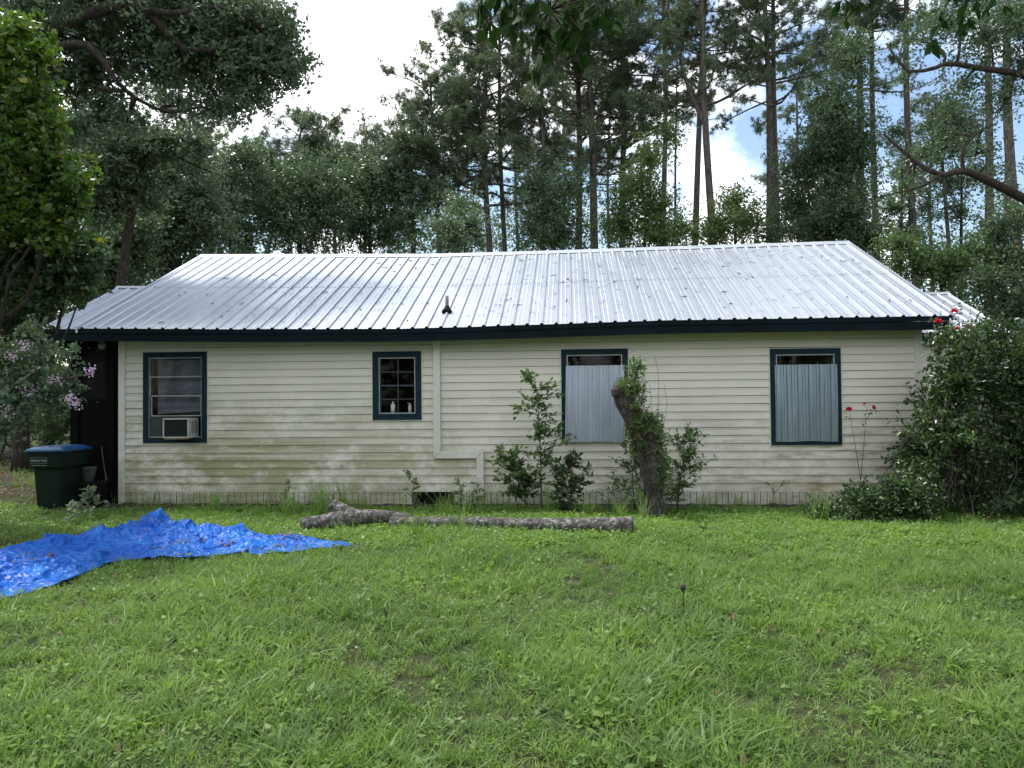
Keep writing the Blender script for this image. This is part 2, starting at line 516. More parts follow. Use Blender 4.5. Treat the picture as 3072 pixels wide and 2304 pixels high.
def roof_pt(u, s, h=0.0):
    z = eave_z(u) * (1 - s) + ridge_z(u) * s
    return (u, V0 + (VR - V0) * s - h * .42, z + h * .9)


# openings in the front wall: u0,u1,z0,z1 (outer edge of the teal boards)
WIN = [(-7.147, -6.037, .88, 2.408), (-3.217, -2.404, 1.242, 2.368), (-.112, .960, .875, 2.364), (3.197, 4.288, .80, 2.327)]

# wall core with openings
wall = MB()
TOPZ = 2.60
us = sorted([UL, UR] + [q for a in WIN for q in (a[0] + .07, a[1] - .07)])
for a, b in zip(us[:-1], us[1:]):
    mid = (a + b) / 2
    win = [q for q in WIN if q[0] < mid < q[1]]
    if win:
        q = win[0]
        wall.box(a, b, .005, .11, -.25, q[2] + .07); wall.box(a, b, .005, .11, q[3] - .07, TOPZ)
    else:
        wall.box(a, b, .005, .11, -.25, TOPZ)
wall.box(UL, UL + .1, .112, 7.6, -.25, TOPZ); wall.box(UR - .1, UR, .112, 7.6, -.25, TOPZ)
wall.box(UL + .102, UR - .102, 7.5, 7.6, -.1, TOPZ)
wall.box(UL + .102, UR - .102, .112, 7.498, -.05, .02)
for u in (UL, UR - .1):   # gable ends
    a = [(u, -.0, TOPZ + .002), (u, 7.6, TOPZ + .002), (u, VR, 4.6)]
    wall.prism(a, [(q[0] + .1, q[1], q[2]) for q in a])
wall_o = wall.obj('wall', M['sheath'], house)
ce = MB(); ce.box(UL + .11, UR - .11, .115, 7.49, 2.5, 2.52); ce.obj('ceiling', M['dark'], house)
inn = MB(); inn.box(UL + .12, UR - .12, 1.9, 1.95, .03, 2.49); inn.obj('inner_wall', M['dark'], house)

# siding courses
COURSE = .1265
rng = np.random.default_rng(3)
obst = [(a - .012, b + .012, c - .012, d + .012) for a, b, c, d in WIN]
def siding_piece(mb, u0, u1, z0, z1, zb, wob, v_off=0.0):
    """part of one course between heights z0..z1; the course starts at zb"""
    def prof(z):
        t = (z - zb) / COURSE
        return -(.015 * (1 - t) + .002) + v_off
    n = max(1, int((u1 - u0) / .9))
    uu = np.linspace(u0, u1, n + 1)
    zs = [z0]
    if z0 <= zb + .002: zs += [zb + .013]
    zs += [zb + COURSE * .62, z1] if z1 > zb + COURSE * .7 else [z1]
    zs = [z for z in zs if z <= z1 + 1e-6]
    ring = [(.004 + v_off, z0)]
    for i, z in enumerate(zs):
        v = prof(z)
        if len(zs) > 2 and abs(z - (zb + COURSE * .62)) < 1e-6: v += .0035
        ring.append((v, z))
    ring.append((.004 + v_off, z1))
    vs = []
    for u in uu:
        dz = wob * math.sin(u * 1.7 + zb * 9) 
        dv = .0025 * math.sin(u * 2.9 + zb * 31)
        for (v, z) in ring: vs.append((u, v + dv, z + dz))
    k = len(ring)
    fs = []
    for i in range(n):
        for j in range(k - 1):
            fs.append((i * k + j, (i + 1) * k + j, (i + 1) * k + j + 1, i * k + j + 1))
    fs.append(tuple(range(k))); fs.append(tuple(n * k + j for j in range(k))[::-1])
    mb.add(vs, fs)


Z_SK = .075
CH = [(-2.205, -2.085, .614, 2.7), (-1.50, -1.385, .0, .73)]
nrow = 20
for r in range(nrow):
    zb = Z_SK + r * COURSE
    z1 = min(zb + COURSE - .0065, 2.60)
    wob = float(rng.uniform(.001, .003))
    split = -1.44 if zb < .62 else -2.15
    for (su0, su1) in ((UL + .095, split), (split, UR - .095)):
        cuts = [(a, b, c, d) for a, b, c, d in obst if a < su1 and b > su0 and c < z1 and d > zb]
        mb = MB(); cur = su0
        joint = None
        for a, b, c, d in sorted(cuts):
            siding_piece(mb, cur, a, zb, z1, zb, wob)
            pieces = []
            if c > zb + .01: pieces.append((zb, c))
            if d < z1 - .01: pieces.append((d, z1))
            if pieces:
                for p0, p1 in pieces: siding_piece(mb, a, b, p0, p1, zb, wob)
            else:
                mb.obj('siding_board', M['siding'], wall_o); mb = MB()
            cur = b
        if su1 - cur > 4.2:          # overlapping end joint
            j = cur + float(rng.uniform(1.4, su1 - cur - 1.4))
            siding_piece(mb, cur, j, zb, z1, zb, wob); mb.obj('siding_board', M['siding'], wall_o)
            mb = MB(); siding_piece(mb, j - .012, su1, zb, z1, zb, wob + .0004, -.0022); mb.obj('siding_board', M['siding'], wall_o)
        else:
            siding_piece(mb, cur, su1, zb, z1, zb, wob); mb.obj('siding_board', M['siding'], wall_o)

# skirting boards (vertical) under the courses, with a vent
VENT = (-2.49, -1.92)
u = UL + .1; k = 0
sk_meshes = []
for i in range(6):
    wd = .089
    mb = MB(); mb.box(0, wd, -.012 - .002 * (i % 3), .003, -.24 - .01 * (i % 4), Z_SK - .004)
    mb.box(wd * .45, wd * .5, -.0165 - .002 * (i % 3), -.0125 - .002 * (i % 3), -.23, Z_SK - .006)
    sk_meshes.append(mb.mesh('skirting_board', M['skirt']))
while u < UR - .19:
    if not (VENT[0] - .1 < u < VENT[1]):
        o = link('skirting_board', sk_meshes[k % 6 if k % 5 else (k * 7) % 6], wall_o, (u, 0, 0), (0, R_(float(rng.uniform(-.5, .5))), 0))
    u += .1; k += 1
mb = MB(); mb.box(UL + .1, UR - .1, -.020, .0, Z_SK - .014, Z_SK - .002); mb.obj('starter_strip', M['trimw'], wall_o)
mb = MB(); mb.box(VENT[0], VENT[1], -.03, .0, Z_SK - .035, Z_SK - .016); mb.box(VENT[0] - .02, VENT[0], -.03, .0, -.24, Z_SK - .016)
mb.obj('vent_frame', M['tealdk'], wall_o)
mb = MB(); mb.box(VENT[0] + .001, VENT[1] - .001, -.004, .004, -.24, Z_SK - .037); mb.obj('vent_shade_plate', M['dark'], wall_o)  # near-black plate stands in for the shade inside the vent

# corner boards
for a, b in ((UL - .02, UL + .095), (UR - .095, UR + .02)):
    mb = MB(); mb.box(a, b, -.026, -.001, -.25, 2.615)
    mb.box(a + .012, b - .012, -.031, -.0265, -.245, 2.60)
    o = mb.obj('corner_board', M['trimw'], house)
mb = MB(); mb.box(UL - .02, UL - .001, -.0, 7.6, -.25, 2.62); mb.obj('side_cladding', M['siding'], house)
mb = MB(); mb.box(UR + .001, UR + .02, -.0, 7.6, -.25, 2.62); mb.obj('side_cladding', M['siding'], house)

# boxed pipe chase: down, across, down, mitred
def chase(pts_in, pts_out, name='pipe_cover'):
    mb = MB()
    a = [(p[0], -.075, p[1]) for p in pts_in + pts_out[::-1]]
    b = [(p[0], -.018, p[1]) for p in pts_in + pts_out[::-1]]
    mb.prism(a[::-1], b[::-1]); return mb.obj(name, M['trimw'], house, bevel=.004)
chase([(-2.205, 2.64), (-2.205, .610)], [(-2.087, 2.64), (-2.087, .727)])
chase([(-2.203, .608), (-1.503, .608)], [(-2.085, .725), (-1.387, .725)])
chase([(-1.501, .606), (-1.501, .0)], [(-1.385, .723), (-1.385, .0)])

# soffit, fascia
mb = MB(); n = 24
uu = np.linspace(-8.60, 5.76, n + 1)
for a, b in zip(uu[:-1], uu[1:]):
    for i, (v0, v1, dz0, dz1) in enumerate(((V0 + .03, .35, -.145, -.13),)):
        za, zb2 = eave_z(a), eave_z(b)
        mb.prism([(a, v0, za + dz0), (a, v1, za + dz0), (a, v1, za + dz1), (a, v0, za + dz1)][::-1],
                 [(b, v0, zb2 + dz0), (b, v1, zb2 + dz0), (b, v1, zb2 + dz1), (b, v0, zb2 + dz1)][::-1])
mb.obj('soffit', M['soffit'], house)
def eave_strip(name, v0, v1, d0, d1, mat, seams, ulo=-8.60, uhi=5.76):
    cuts = [ulo] + seams + [uhi]
    for a, b in zip(cuts[:-1], cuts[1:]):
        mb = MB(); uu = np.linspace(a + .001, b - .001, max(2, int((b - a) / .5)))
        vs = []; fs = []
        for u in uu:
            z = eave_z(u); vs += [(u, v0, z + d0), (u, v1, z + d0), (u, v1, z + d1), (u, v0, z + d1)]
        for i in range(len(uu) - 1):
            for j in range(4):
                fs.append((i * 4 + j, i * 4 + (j + 1) % 4, (i + 1) * 4 + (j + 1) % 4, (i + 1) * 4 + j))
        fs += [(3, 2, 1, 0), tuple(4 * (len(uu) - 1) + j for j in range(4))]
        mb.add(vs, fs); mb.obj(name, mat, house)
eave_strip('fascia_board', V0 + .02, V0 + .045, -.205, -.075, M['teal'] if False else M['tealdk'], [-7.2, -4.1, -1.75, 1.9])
eave_strip('drip_edge', V0 + .004, V0 + .03, -.073, -.008, M['tealdk'], [-5.6, -2.4, .7, 3.8])

# roof: each ribbed sheet its own piece, two tiers
PW = .9144
def roof_sheet(u0, u1, s0, s1, lift, fn, ribs_from):
    prof = []
    base = math.floor((u0 - ribs_from) / .2286) - 1
    for q in range(base, base + 8):
        x0 = ribs_from + q * .2286
        for dx, h in ((-.034, 0), (-.013, .028), (.013, .028), (.034, 0), (.068, 0), (.078, .0035), (.088, 0), (.142, 0), (.152, .0035), (.162, 0)):
            prof.append((x0 + dx, h))
    prof = [(x, h) for x, h in prof if u0 - 1e-6 <= x <= u1 + 1e-6]
    if prof[0][0] > u0 + .001: prof.insert(0, (u0, prof[0][1] * .0))
    if prof[-1][0] < u1 - .001: prof.append((u1, 0))
    rows = 4
    vs = []; fs = []
    for i in range(rows + 1):
        s = s0 + (s1 - s0) * i / rows
        for x, h in prof: vs.append(fn(x, s, h + lift + .0015 * math.sin(x * 5 + s * 11)))
    k = len(prof)
    for i in range(rows):
        for j in range(k - 1): fs.append((i * k + j, i * k + j + 1, (i + 1) * k + j + 1, (i + 1) * k + j))
    mb = MB(); mb.add(vs, fs); return mb
roof = MB(); 
for a, b in zip(uu[:-1], uu[1:]):   # decking under the sheets (both slopes)
    if a < -8.0: a = -8.0
    p = [roof_pt(a, 0.002, -.02), roof_pt(b, 0.002, -.02), roof_pt(b, 1, -.02), roof_pt(a, 1, -.02)]
    roof.prism(p, [(q[0], q[1] + .0, q[2] - .03) for q in p])
    q0 = [(a, VR, ridge_z(a) - .018), (b, VR, ridge_z(b) - .018), (b, 8.15, eave_z(b) - .018), (a, 8.15, eave_z(a) - .018)]
    roof.prism(q0, [(q[0], q[1], q[2] - .03) for q in q0])
roof_o = roof.obj('roof', M['soffit'], house)
u = 5.80; RIB0 = 5.80 - .035
i = 0
while u > -8.0:
    a = max(u - PW, -8.03)
    if u - a > .08:
        for (s0, s1, lift) in ((0.0, .505, .0), (.495, 1.0, .0035)):
            roof_sheet(a - .0 + (0 if i % 2 else .0), u, s0, s1, lift + (.0012 if i % 2 else 0), roof_pt, RIB0).obj('roof_panel', M['roof'], roof_o)
    u -= PW; i += 1
def back_pt(u, s, h):
    z = ridge_z(u) * (1 - s) + eave_z(u) * s
    return (u, VR + (8.2 - VR) * s + h * .42, z + h * .9)
u = 5.80
while u > -8.0:
    a = max(u - PW, -8.03)
    roof_sheet(a, u, 0, 1, 0, back_pt, RIB0).obj('roof_panel', M['roof'], roof_o)
    u -= PW
# ridge cap in overlapping lengths
def ridge_cap(u0, u1, ptf, ptb, parent, lift=.026):
    mb = MB(); n = max(2, int((u1 - u0) / .6)); vs = []; fs = []
    for u in np.linspace(u0, u1, n):
        vs += [ptf(u, .962, lift - .010), ptf(u, .967, lift + .002), ptf(u, 1.0, lift + .012), ptb(u, .033, lift + .002), ptb(u, .038, lift - .010)]
    for i in range(n - 1):
        for j in range(4): fs.append((i * 5 + j, (i + 1) * 5 + j, (i + 1) * 5 + j + 1, i * 5 + j + 1))
    mb.add(vs, fs); return mb.obj('ridge_cap', M['cap'], parent)
cuts = [-8.06, -5.0, -1.9, 1.15, 4.2, 5.83]
for i, (a, b) in enumerate(zip(cuts[:-1], cuts[1:])):
    ridge_cap(a, b + .05 * (i < 4), roof_pt, back_pt, roof_o, .026 + .003 * (i % 2))
# rake trim
for u in (-8.06, 5.80):
    mb = MB()
    a = roof_pt(u, 0, .03); b = roof_pt(u, 1.0, .03)
    mb.prism([a, (a[0] + .035, a[1], a[2]), (a[0] + .035, a[1], a[2] - .10), (a[0], a[1], a[2] - .10)],
             [b, (b[0] + .035, b[1], b[2]), (b[0] + .035, b[1], b[2] - .10), (b[0], b[1], b[2] - .10)])
    mb.obj('rake_trim', M['cap'], roof_o)
# screws in rows: real heads, joined
mb = MB(); 
for s in (.03, .2, .36, .49, .65, .82, .94):
    u = RIB0 - .2286 * .25
    while u > -7.9:
        for du in (0,):
            c = roof_pt(u, s + .004 * math.sin(u * 9), .004)
            q = .006
            mb.add([(c[0] - q, c[1], c[2]), (c[0], c[1] - q, c[2]), (c[0] + q, c[1], c[2]), (c[0], c[1] + q, c[2] + q * .8), (c[0], c[1], c[2] + q)], [(0, 1, 4), (1, 2, 4), (2, 3, 4), (3, 0, 4)])
        u -= .2286
o = mb.obj('screws', M['pipe'], roof_o); o['kind'] = 'stuff'
# vent pipe
c = np.array(roof_pt(-2.02, .17, .0))
mb = MB(); mb.tube([c + (0, 0, -.05), c + (0, 0, .27)], .030, 12); vp = mb.obj('vent_pipe', M['pipe'], roof_o, True)
mb = MB(); mb.tube([c + (0, -.02, -.03), c + (0, -.01, .02), c + (0, 0, .06), c + (0, 0, .10)], [.095, .085, .05, .036], 12); mb.obj('pipe_boot', M['rubber'], vp, True)

# porch at the left end
pl_v, pz = 1.72, None
def porch_pt(u, s, h=0.0):
    z0 = eave_z(u) - .012; s_main = (pl_v - V0) / (VR - V0)
    z1 = eave_z(u) * (1 - s_main) + ridge_z(u) * s_main - .02
    return (u, V0 + (pl_v - V0) * s, z0 * (1 - s) + z1 * s + h * .9)
def porch_back(u, s, h=0.0):
    z1 = porch_pt(u, 1)[2]
    return (u, pl_v + 2.2 * s, z1 * (1 - s) + 2.79 * s + h * .9)
for fn in (porch_pt, porch_back):
    roof_sheet(-8.66, -7.98, 0, 1, 0, fn, RIB0).obj('roof_panel', M['roof'], roof_o)
ridge_cap(-8.68, -7.9, porch_pt, porch_back, roof_o)
porch = MB()
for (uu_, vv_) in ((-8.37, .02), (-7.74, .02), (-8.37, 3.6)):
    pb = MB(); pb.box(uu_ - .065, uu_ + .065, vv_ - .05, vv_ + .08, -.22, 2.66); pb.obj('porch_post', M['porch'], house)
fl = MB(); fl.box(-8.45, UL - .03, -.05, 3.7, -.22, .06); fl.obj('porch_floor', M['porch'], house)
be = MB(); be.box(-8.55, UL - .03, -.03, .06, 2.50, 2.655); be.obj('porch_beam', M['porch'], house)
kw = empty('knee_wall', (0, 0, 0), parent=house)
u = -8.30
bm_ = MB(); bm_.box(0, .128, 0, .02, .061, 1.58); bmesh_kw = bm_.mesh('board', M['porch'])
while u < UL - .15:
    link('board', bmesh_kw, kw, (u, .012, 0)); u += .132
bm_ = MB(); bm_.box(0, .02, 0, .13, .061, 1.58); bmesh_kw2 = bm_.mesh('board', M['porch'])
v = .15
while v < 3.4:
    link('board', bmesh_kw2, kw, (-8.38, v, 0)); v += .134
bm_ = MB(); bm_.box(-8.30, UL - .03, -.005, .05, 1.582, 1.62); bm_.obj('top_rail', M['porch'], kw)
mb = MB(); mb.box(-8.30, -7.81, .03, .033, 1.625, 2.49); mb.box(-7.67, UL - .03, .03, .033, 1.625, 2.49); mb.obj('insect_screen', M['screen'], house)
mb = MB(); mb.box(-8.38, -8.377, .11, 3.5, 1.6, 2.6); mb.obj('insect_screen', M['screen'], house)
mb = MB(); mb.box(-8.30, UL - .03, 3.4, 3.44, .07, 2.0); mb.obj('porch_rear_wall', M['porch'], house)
# gable infill over the porch
mb = MB(); a = [(-8.5, V0 + .3, 2.66), (-8.5, 3.6, 2.66), (-8.5, pl_v, 3.55)]
mb.prism(a, [(q[0] + .03, q[1], q[2]) for q in a]); mb.obj('porch_gable', M['porch'], house)

# windows
def window(q, fw, panes_v, panes_h, sash_in=.0, name='window'):
    """q outer box; fw frame board width; returns the part and the inner opening"""
    u0, u1, z0, z1 = q
    e = empty('window', (0, 0, 0), parent=house)
    F_ = -.046; B_ = -.004
    iu0, iu1, iz0, iz1 = u0 + fw, u1 - fw, z0 + fw, z1 - fw
    # mitred teal boards
    for A in ([(u0, z0), (u1, z0), (iu1, iz0), (iu0, iz0)], [(u0, z1), (iu0, iz1), (iu1, iz1), (u1, z1)],
              [(u0, z0), (iu0, iz0), (iu0, iz1), (u0, z1)], [(u1, z0), (u1, z1), (iu1, iz1), (iu1, iz0)]):
        cu = sum(p[0] for p in A) / 4; cz = sum(p[1] for p in A) / 4
        A = [(cu + (p[0] - cu) * .998, cz + (p[1] - cz) * .998) for p in A]
        mb = MB(); mb.prism([(p[0], F_, p[1]) for p in A], [(p[0], B_, p[1]) for p in A]); mb.obj('frame_board', M['teal'], e)
    # pale channel round the boards
    mb = MB(); g = .012
    mb.box(u0 - g, u0 - .001, -.033, .0, z0 - g, z1 + g); mb.box(u1 + .001, u1 + g, -.033, .0, z0 - g, z1 + g)
    mb.box(u0 - .001, u1 + .001, -.033, .0, z1 + .001, z1 + g); mb.box(u0 - .001, u1 + .001, -.033, .0, z0 - g, z0 - .001)
    mb.obj('siding_channel', M['trimw'], e)
    # aluminium inner frame
    mb = MB(); t = .016
    mb.box(iu0, iu0 + t, -.03, .08, iz0, iz1); mb.box(iu1 - t, iu1, -.03, .08, iz0, iz1)
    mb.box(iu0 + t, iu1 - t, -.03, .08, iz1 - t, iz1); mb.box(iu0 + t, iu1 - t, -.03, .08, iz0, iz0 + t)
    mb.obj('inner_frame', M['alu'], e)
    return e, iu0 + t, iu1 - t, iz0 + t, iz1 - t


# window 1: three-lite sash with blind, air conditioner below
e, a, b, c, d = window(WIN[0], .09, 0, 0)
for z in (1.99, 1.67, 1.335):
    mb = MB(); mb.box(a + .0 + (.03 if z < 1.9 else 0), b, -.022, .012, z - .009, z + .009); mb.obj('sash_bar', M['alu'], e)
mb = MB(); mb.box(a + .022, a + .036, -.02, .012, 1.345, 1.66); mb.box(b - .012, b, -.02, .012, 1.345, 1.66)
mb.box(a + .005, a + .018, -.026, .0, 1.68, 1.98); mb.obj('sash_stile', M['alu'], e)
for z0, z1 in ((1.345, 1.66), (1.68, 1.98), (2.0, d)):
    mb = MB(); mb.box(a + .002, b - .002, .014, .017, z0, z1); mb.obj('pane', M['glass'], e)
mb = MB(); mb.box(a, -6.715, -.005, .005, c, 1.325); mb.obj('filler_panel', simple('grey_green_panel', (.055, .075, .065), (.035, .05, .042), 4, .35), e)
mb = MB(); z = d - .02; k = 0
while z > 1.36:
    tilt = .0 if z > 1.45 else (1.45 - z) * .5
    s = .45 + .25 * math.sin(k * 1.3) * (z < 1.7)
    mb.add([(a + .10, .05, z), (b - .01, .05, z + tilt), (b - .01, .05 + .020 * s, z + .020 + tilt), (a + .10, .05 + .020 * s, z + .020)], [(0, 1, 2, 3)])
    z -= .0235; k += 1
mb.obj('blind_slats', simple('blind_vinyl', (.13, .15, .175), (.09, .105, .13), 6, .5), e)
mb = MB(); mb.box(a + .095, b - .005, .075, .078, 1.36, d); mb.obj('curtain', simple('dark_curtain', (.03, .032, .045), None, 5, .9), e)

# window 2: small eight-lite window
e, a, b, c, d = window(WIN[1], .10, 0, 0)
mu = (a + b) / 2 + .01; zr = (c + d) / 2
mb = MB(); mb.box(a, b, -.015, .02, zr - .012, zr + .012); mb.obj('meeting_rail', M['munt'], e)
for zz in ((c + zr) / 2, (zr + d) / 2):
    mb = MB(); mb.box(a, b, -.008, .012, zz - .007, zz + .007); mb.obj('muntin', M['munt'], e)
for z0, z1 in ((c, zr - .012), (zr + .012, d)):
    mb = MB(); mb.box(mu - .007, mu + .007, -.006, .010, z0, z1); mb.obj('muntin', M['munt'], e)
for iz, (z0, z1) in enumerate(((c, (c + zr) / 2), ((c + zr) / 2, zr), (zr, (zr + d) / 2), ((zr + d) / 2, d))):
    for (p0, p1) in ((a, mu), (mu, b)):
        mb = MB(); mb.box(p0 + .008, p1 - .008, .012, .015, z0 + .008, z1 - .008); mb.obj('pane', M['glass'], e)
mb = MB(); mb.box(a, b, .04, .30, c - .03, c - .005); mb.obj('inner_sill', M['dark'], e)
SILL2 = c - .005
# bottles on the sill
def bottle(u, r, h, label, spray=False):
    p = HW(u, .13, SILL2)
    t = empty('bottle', p, -YAW, label, 'bottle')
    mb = MB(); mb.tube([(0, 0, 0), (0, 0, h * .72), (0, 0, h * .84), (0, 0, h * .9)], [r, r, r * .5, r * .38], 12); mb.obj('body', M['bottle'], t, True)
    mb = MB(); mb.tube([(0, 0, h * .9), (0, 0, h)], r * .42, 10)
    if spray: mb.tube([(0, 0, h * .98), (-r * 1.4, 0, h * 1.0)], r * .22, 6)
    mb.obj('cap', M['bottle'], t)
bottle(-2.915, .038, .19, 'larger white bottle on the sill inside the small paned window')
bottle(-2.63, .028, .16, 'smaller white spray bottle on the sill inside the small paned window', True)

# windows 3 and 4: boarded with ribbed sheets
for qi in (2, 3):
    e, a, b, c, d = window(WIN[qi], .09, 0, 0)
    mb = MB(); mb.box(a + .002, b - .002, .03, .033, c, d); mb.obj('pane', M['glass'], e)
    mb = MB(); mb.box(a, b, .018, .03, (c + d) / 2 - .014, (c + d) / 2 + .014); mb.obj('meeting_rail', M['alu'], e)


def ribbed_sheet(u0, u1, z0, z1, tilt, label, flare, pitch=.0745, seed=0, mat='sheet'):
    r = np.random.default_rng(seed)
    wd, h = u1 - u0, z1 - z0
    t = empty('metal_sheet', HW((u0 + u1) / 2, -.052, z0), -YAW, label, 'metal sheet', 'ribbed metal sheets boarding up windows')
    prof = []
    x = -wd / 2; k = 0
    while x < wd / 2 - .02:
        big = k % 3 == 0
        rw, rh = (.020, .030) if big else (.012, .016)
        prof += [(x, 0), (x + .012, 0), (x + .012 + rw * .35, -rh), (x + .012 + rw, -rh), (x + .012 + rw * 1.35, 0)]
        x += pitch * (1.0 if big else .62); k += 1
    prof.append((wd / 2, 0))
    nz = 8; vs = []; fs = []
    for i in range(nz + 1):
        s = i / nz
        for x, y in prof:
            xx = x * (1 + flare * (1 - s)) + tilt * (1 - s)
            bow = -.012 * math.sin(s * math.pi) + .006 * math.sin(x * 6 + s * 3)
            vs.append((xx, y + bow - .008, h * s + (.006 * math.sin(x * 9 + 1) - .014 * (x / wd) * (flare > 0)) * (1 - s)))
    K = len(prof); off = len(vs)
    vs += [(q[0], q[1] + .0015, q[2]) for q in vs]
    for i in range(nz):
        for j in range(K - 1):
            fs.append((i * K + j, i * K + j + 1, (i + 1) * K + j + 1, (i + 1) * K + j))
            fs.append((off + i * K + j + 1, off + i * K + j, off + (i + 1) * K + j, off + (i + 1) * K + j + 1))
    for j in range(K - 1):
        fs.append((j, off + j, off + j + 1, j + 1)); e_ = nz * K; fs.append((e_ + j + 1, off + e_ + j + 1, off + e_ + j, e_ + j))
    mb = MB(); mb.add(vs, fs); mb.obj('sheet', M[mat], t)
    mb = MB()
    for (sx, sz) in ((-.47, .97), (.46, .96), (-.48, .05), (.45, .06), (-.1, .45)):
        c_ = np.array([sx * wd, -.03, sz * h]); mb.tube([c_, c_ + (0, .02, 0)], .006, 6)
    mb.obj('screw_heads', M['pipe'], t)


ribbed_sheet(-.035, .895, .865, 2.096, -.012, 'pale ribbed metal sheet over the window beside the leaning vine-covered stump', .03, seed=1)
ribbed_sheet(3.262, 4.222, .858, 2.07, 0, 'ribbed metal sheet over the rightmost window near the red rose stems', 0.0, seed=2, mat='sheet2')

# air conditioner
ac = empty('air_conditioner', HW(-6.44, -.30, .975), -YAW, 'worn white window air conditioner jutting from the leftmost window', 'air conditioner')
aw, ah = .44, .325
mb = MB()
mb.box(-aw / 2, aw / 2, .014, .34, ah - .008, ah); mb.box(-aw / 2, aw / 2, .014, .34, 0, .012)
mb.box(-aw / 2, -aw / 2 + .008, .014, .34, .012, ah - .008); mb.box(aw / 2 - .008, aw / 2, .014, .34, .012, ah - .008)
mb.obj('casing', M['offwhite'], ac)
mb = MB(); f = .022
mb.box(-aw / 2, aw / 2, 0, .013, ah - f, ah); mb.box(-aw / 2, aw / 2, 0, .013, 0, f)
mb.box(-aw / 2, -aw / 2 + f, 0, .013, f, ah - f); mb.box(aw / 2 - f, aw / 2, 0, .013, f, ah - f); mb.obj('rear_frame', M['offwhite'], ac)
mb = MB(); mb.box(-aw / 2 + f, aw / 2 - f, .02, .03, f, ah - f)
z = f + .008
while z < ah - f: mb.box(-aw / 2 + f, aw / 2 - f, .008, .018, z, z + .004); z += .013
x = -aw / 2 + f + .02
while x < aw / 2 - f: mb.box(x, x + .0025, .006, .0079, f, ah - f); x += .022
mb.obj('coil_grille', simple('dark_coil', (.02, .024, .026), None, 20, .6), ac)
for k in range(3):
    mb = MB(); y0 = .10 + k * .07
    for j in range(9): mb.box(aw / 2 + .0005, aw / 2 + .003, y0, y0 + .045, .07 + j * .024, .082 + j * .024)
    mb.obj('louvre_slot_shade', simple('louvre_shadow', (.05, .055, .06), None, 9, .6), ac)  # dark strips stand in for the shade inside the louvre slots
mb = MB(); mb.box(-aw / 2 + .02, aw / 2 - .05, .01, .30, -.022, -.001); mb.obj('rusty_tray', simple('rust', (.22, .11, .06), (.30, .24, .16), 20, .8), ac)

# lamps on the house
pl_ = empty('porch_lamp', (-7.83, -.1, 2.56), parent=house)
mb = MB(); mb.tube([(0, 0, .05), (0, 0, .025)], .045, 12); mb.obj('lamp_base', M['pipe'], pl_, True)
mb = MB(); mb.tube([(0, 0, .025), (0, 0, -.02), (0, 0, -.07), (0, 0, -.095)], [.035, .06, .055, .02], 14); mb.obj('glass_jar', simple('jar_glass', (.30, .36, .33), (.2, .25, .22), 9, .15), pl_, True)
fl_ = empty('floodlight', (5.66, -.12, 2.49), parent=house)
mb = MB(); mb.box(-.05, .05, -.03, .03, .02, .06); mb.tube([(0, 0, .02), (.0, -.03, -.02), (-.05, -.06, -.06)], .014, 8); mb.tube([(0, -.0, .0), (.10, -.03, .0)], .012, 8)
mb.obj('bracket', M['pipe'], fl_)
mb = MB(); mb.tube([(-.03, -.04, -.04), (-.06, -.07, -.09), (-.085, -.10, -.14)], [.03, .045, .075], 14); mb.obj('lamp_head', M['alu'], fl_, True)
mb = MB(); mb.box(.09, .15, -.07, -.01, -.06, .03); mb.obj('sensor_box', M['rubber'], fl_)

# ------------------------------------------------------------------ rear wing on the right, part of the same house
WU0, WU1, WV = 5.60, 8.05, 2.9
def wing_pt(u, s, h=0.0): return (u, WV - .3 + 2.4 * s, 2.74 + 1.07 * s + h * .9)
def wing_back(u, s, h=0.0): return (u, WV + 2.1 + 2.4 * s, 3.81 - 1.07 * s + h * .9)
u = WU1 + .3
while u > WU0 + .25:
    for fn in (wing_pt, wing_back): roof_sheet(max(u - PW, WU0 + .24), u, 0, 1, 0, fn, RIB0 + .05).obj('roof_panel', M['roof'], roof_o)
    u -= PW
ridge_cap(WU0 + .25, WU1 + .32, wing_pt, wing_back, roof_o)
ww = MB(); ww.box(UR + .022, WU1, WV + .02, WV + 4.2, -.25, 2.7); wing_o = ww.obj('wing_wall', M['sheath'], house)
mb = MB(); mb.box(WU0 + .25, WU1 + .28, WV - .29, WV - .26, 2.58, 2.725); mb.obj('fascia_board', M['tealdk'], house)
mb = MB(); mb.box(UR + .03, WU1 + .25, WV - .255, WV, 2.60, 2.615); mb.obj('soffit', M['soffit'], house)
for r in range(20):
    zb = Z_SK + r * COURSE; mb = MB()
    siding_piece(mb, UR + .03, WU1 + .02, zb, min(zb + COURSE, 2.598), zb, .001, WV + .004); mb.obj('siding_board', M['siding'], wing_o)
mb = MB(); a = [(WU1 - .1, WV, 2.70), (WU1 - .1, WV + 4.2, 2.70), (WU1 - .1, WV + 2.1, 3.7)]
mb.prism(a, [(q[0] + .1, q[1], q[2]) for q in a]); mb.obj('gable_wall', M['siding'], house)

# ------------------------------------------------------------------ foliage tools
def rand_dirs(n, rng):
    d = rng.normal(size=(n, 3)); return d / np.linalg.norm(d, axis=1, keepdims=True)


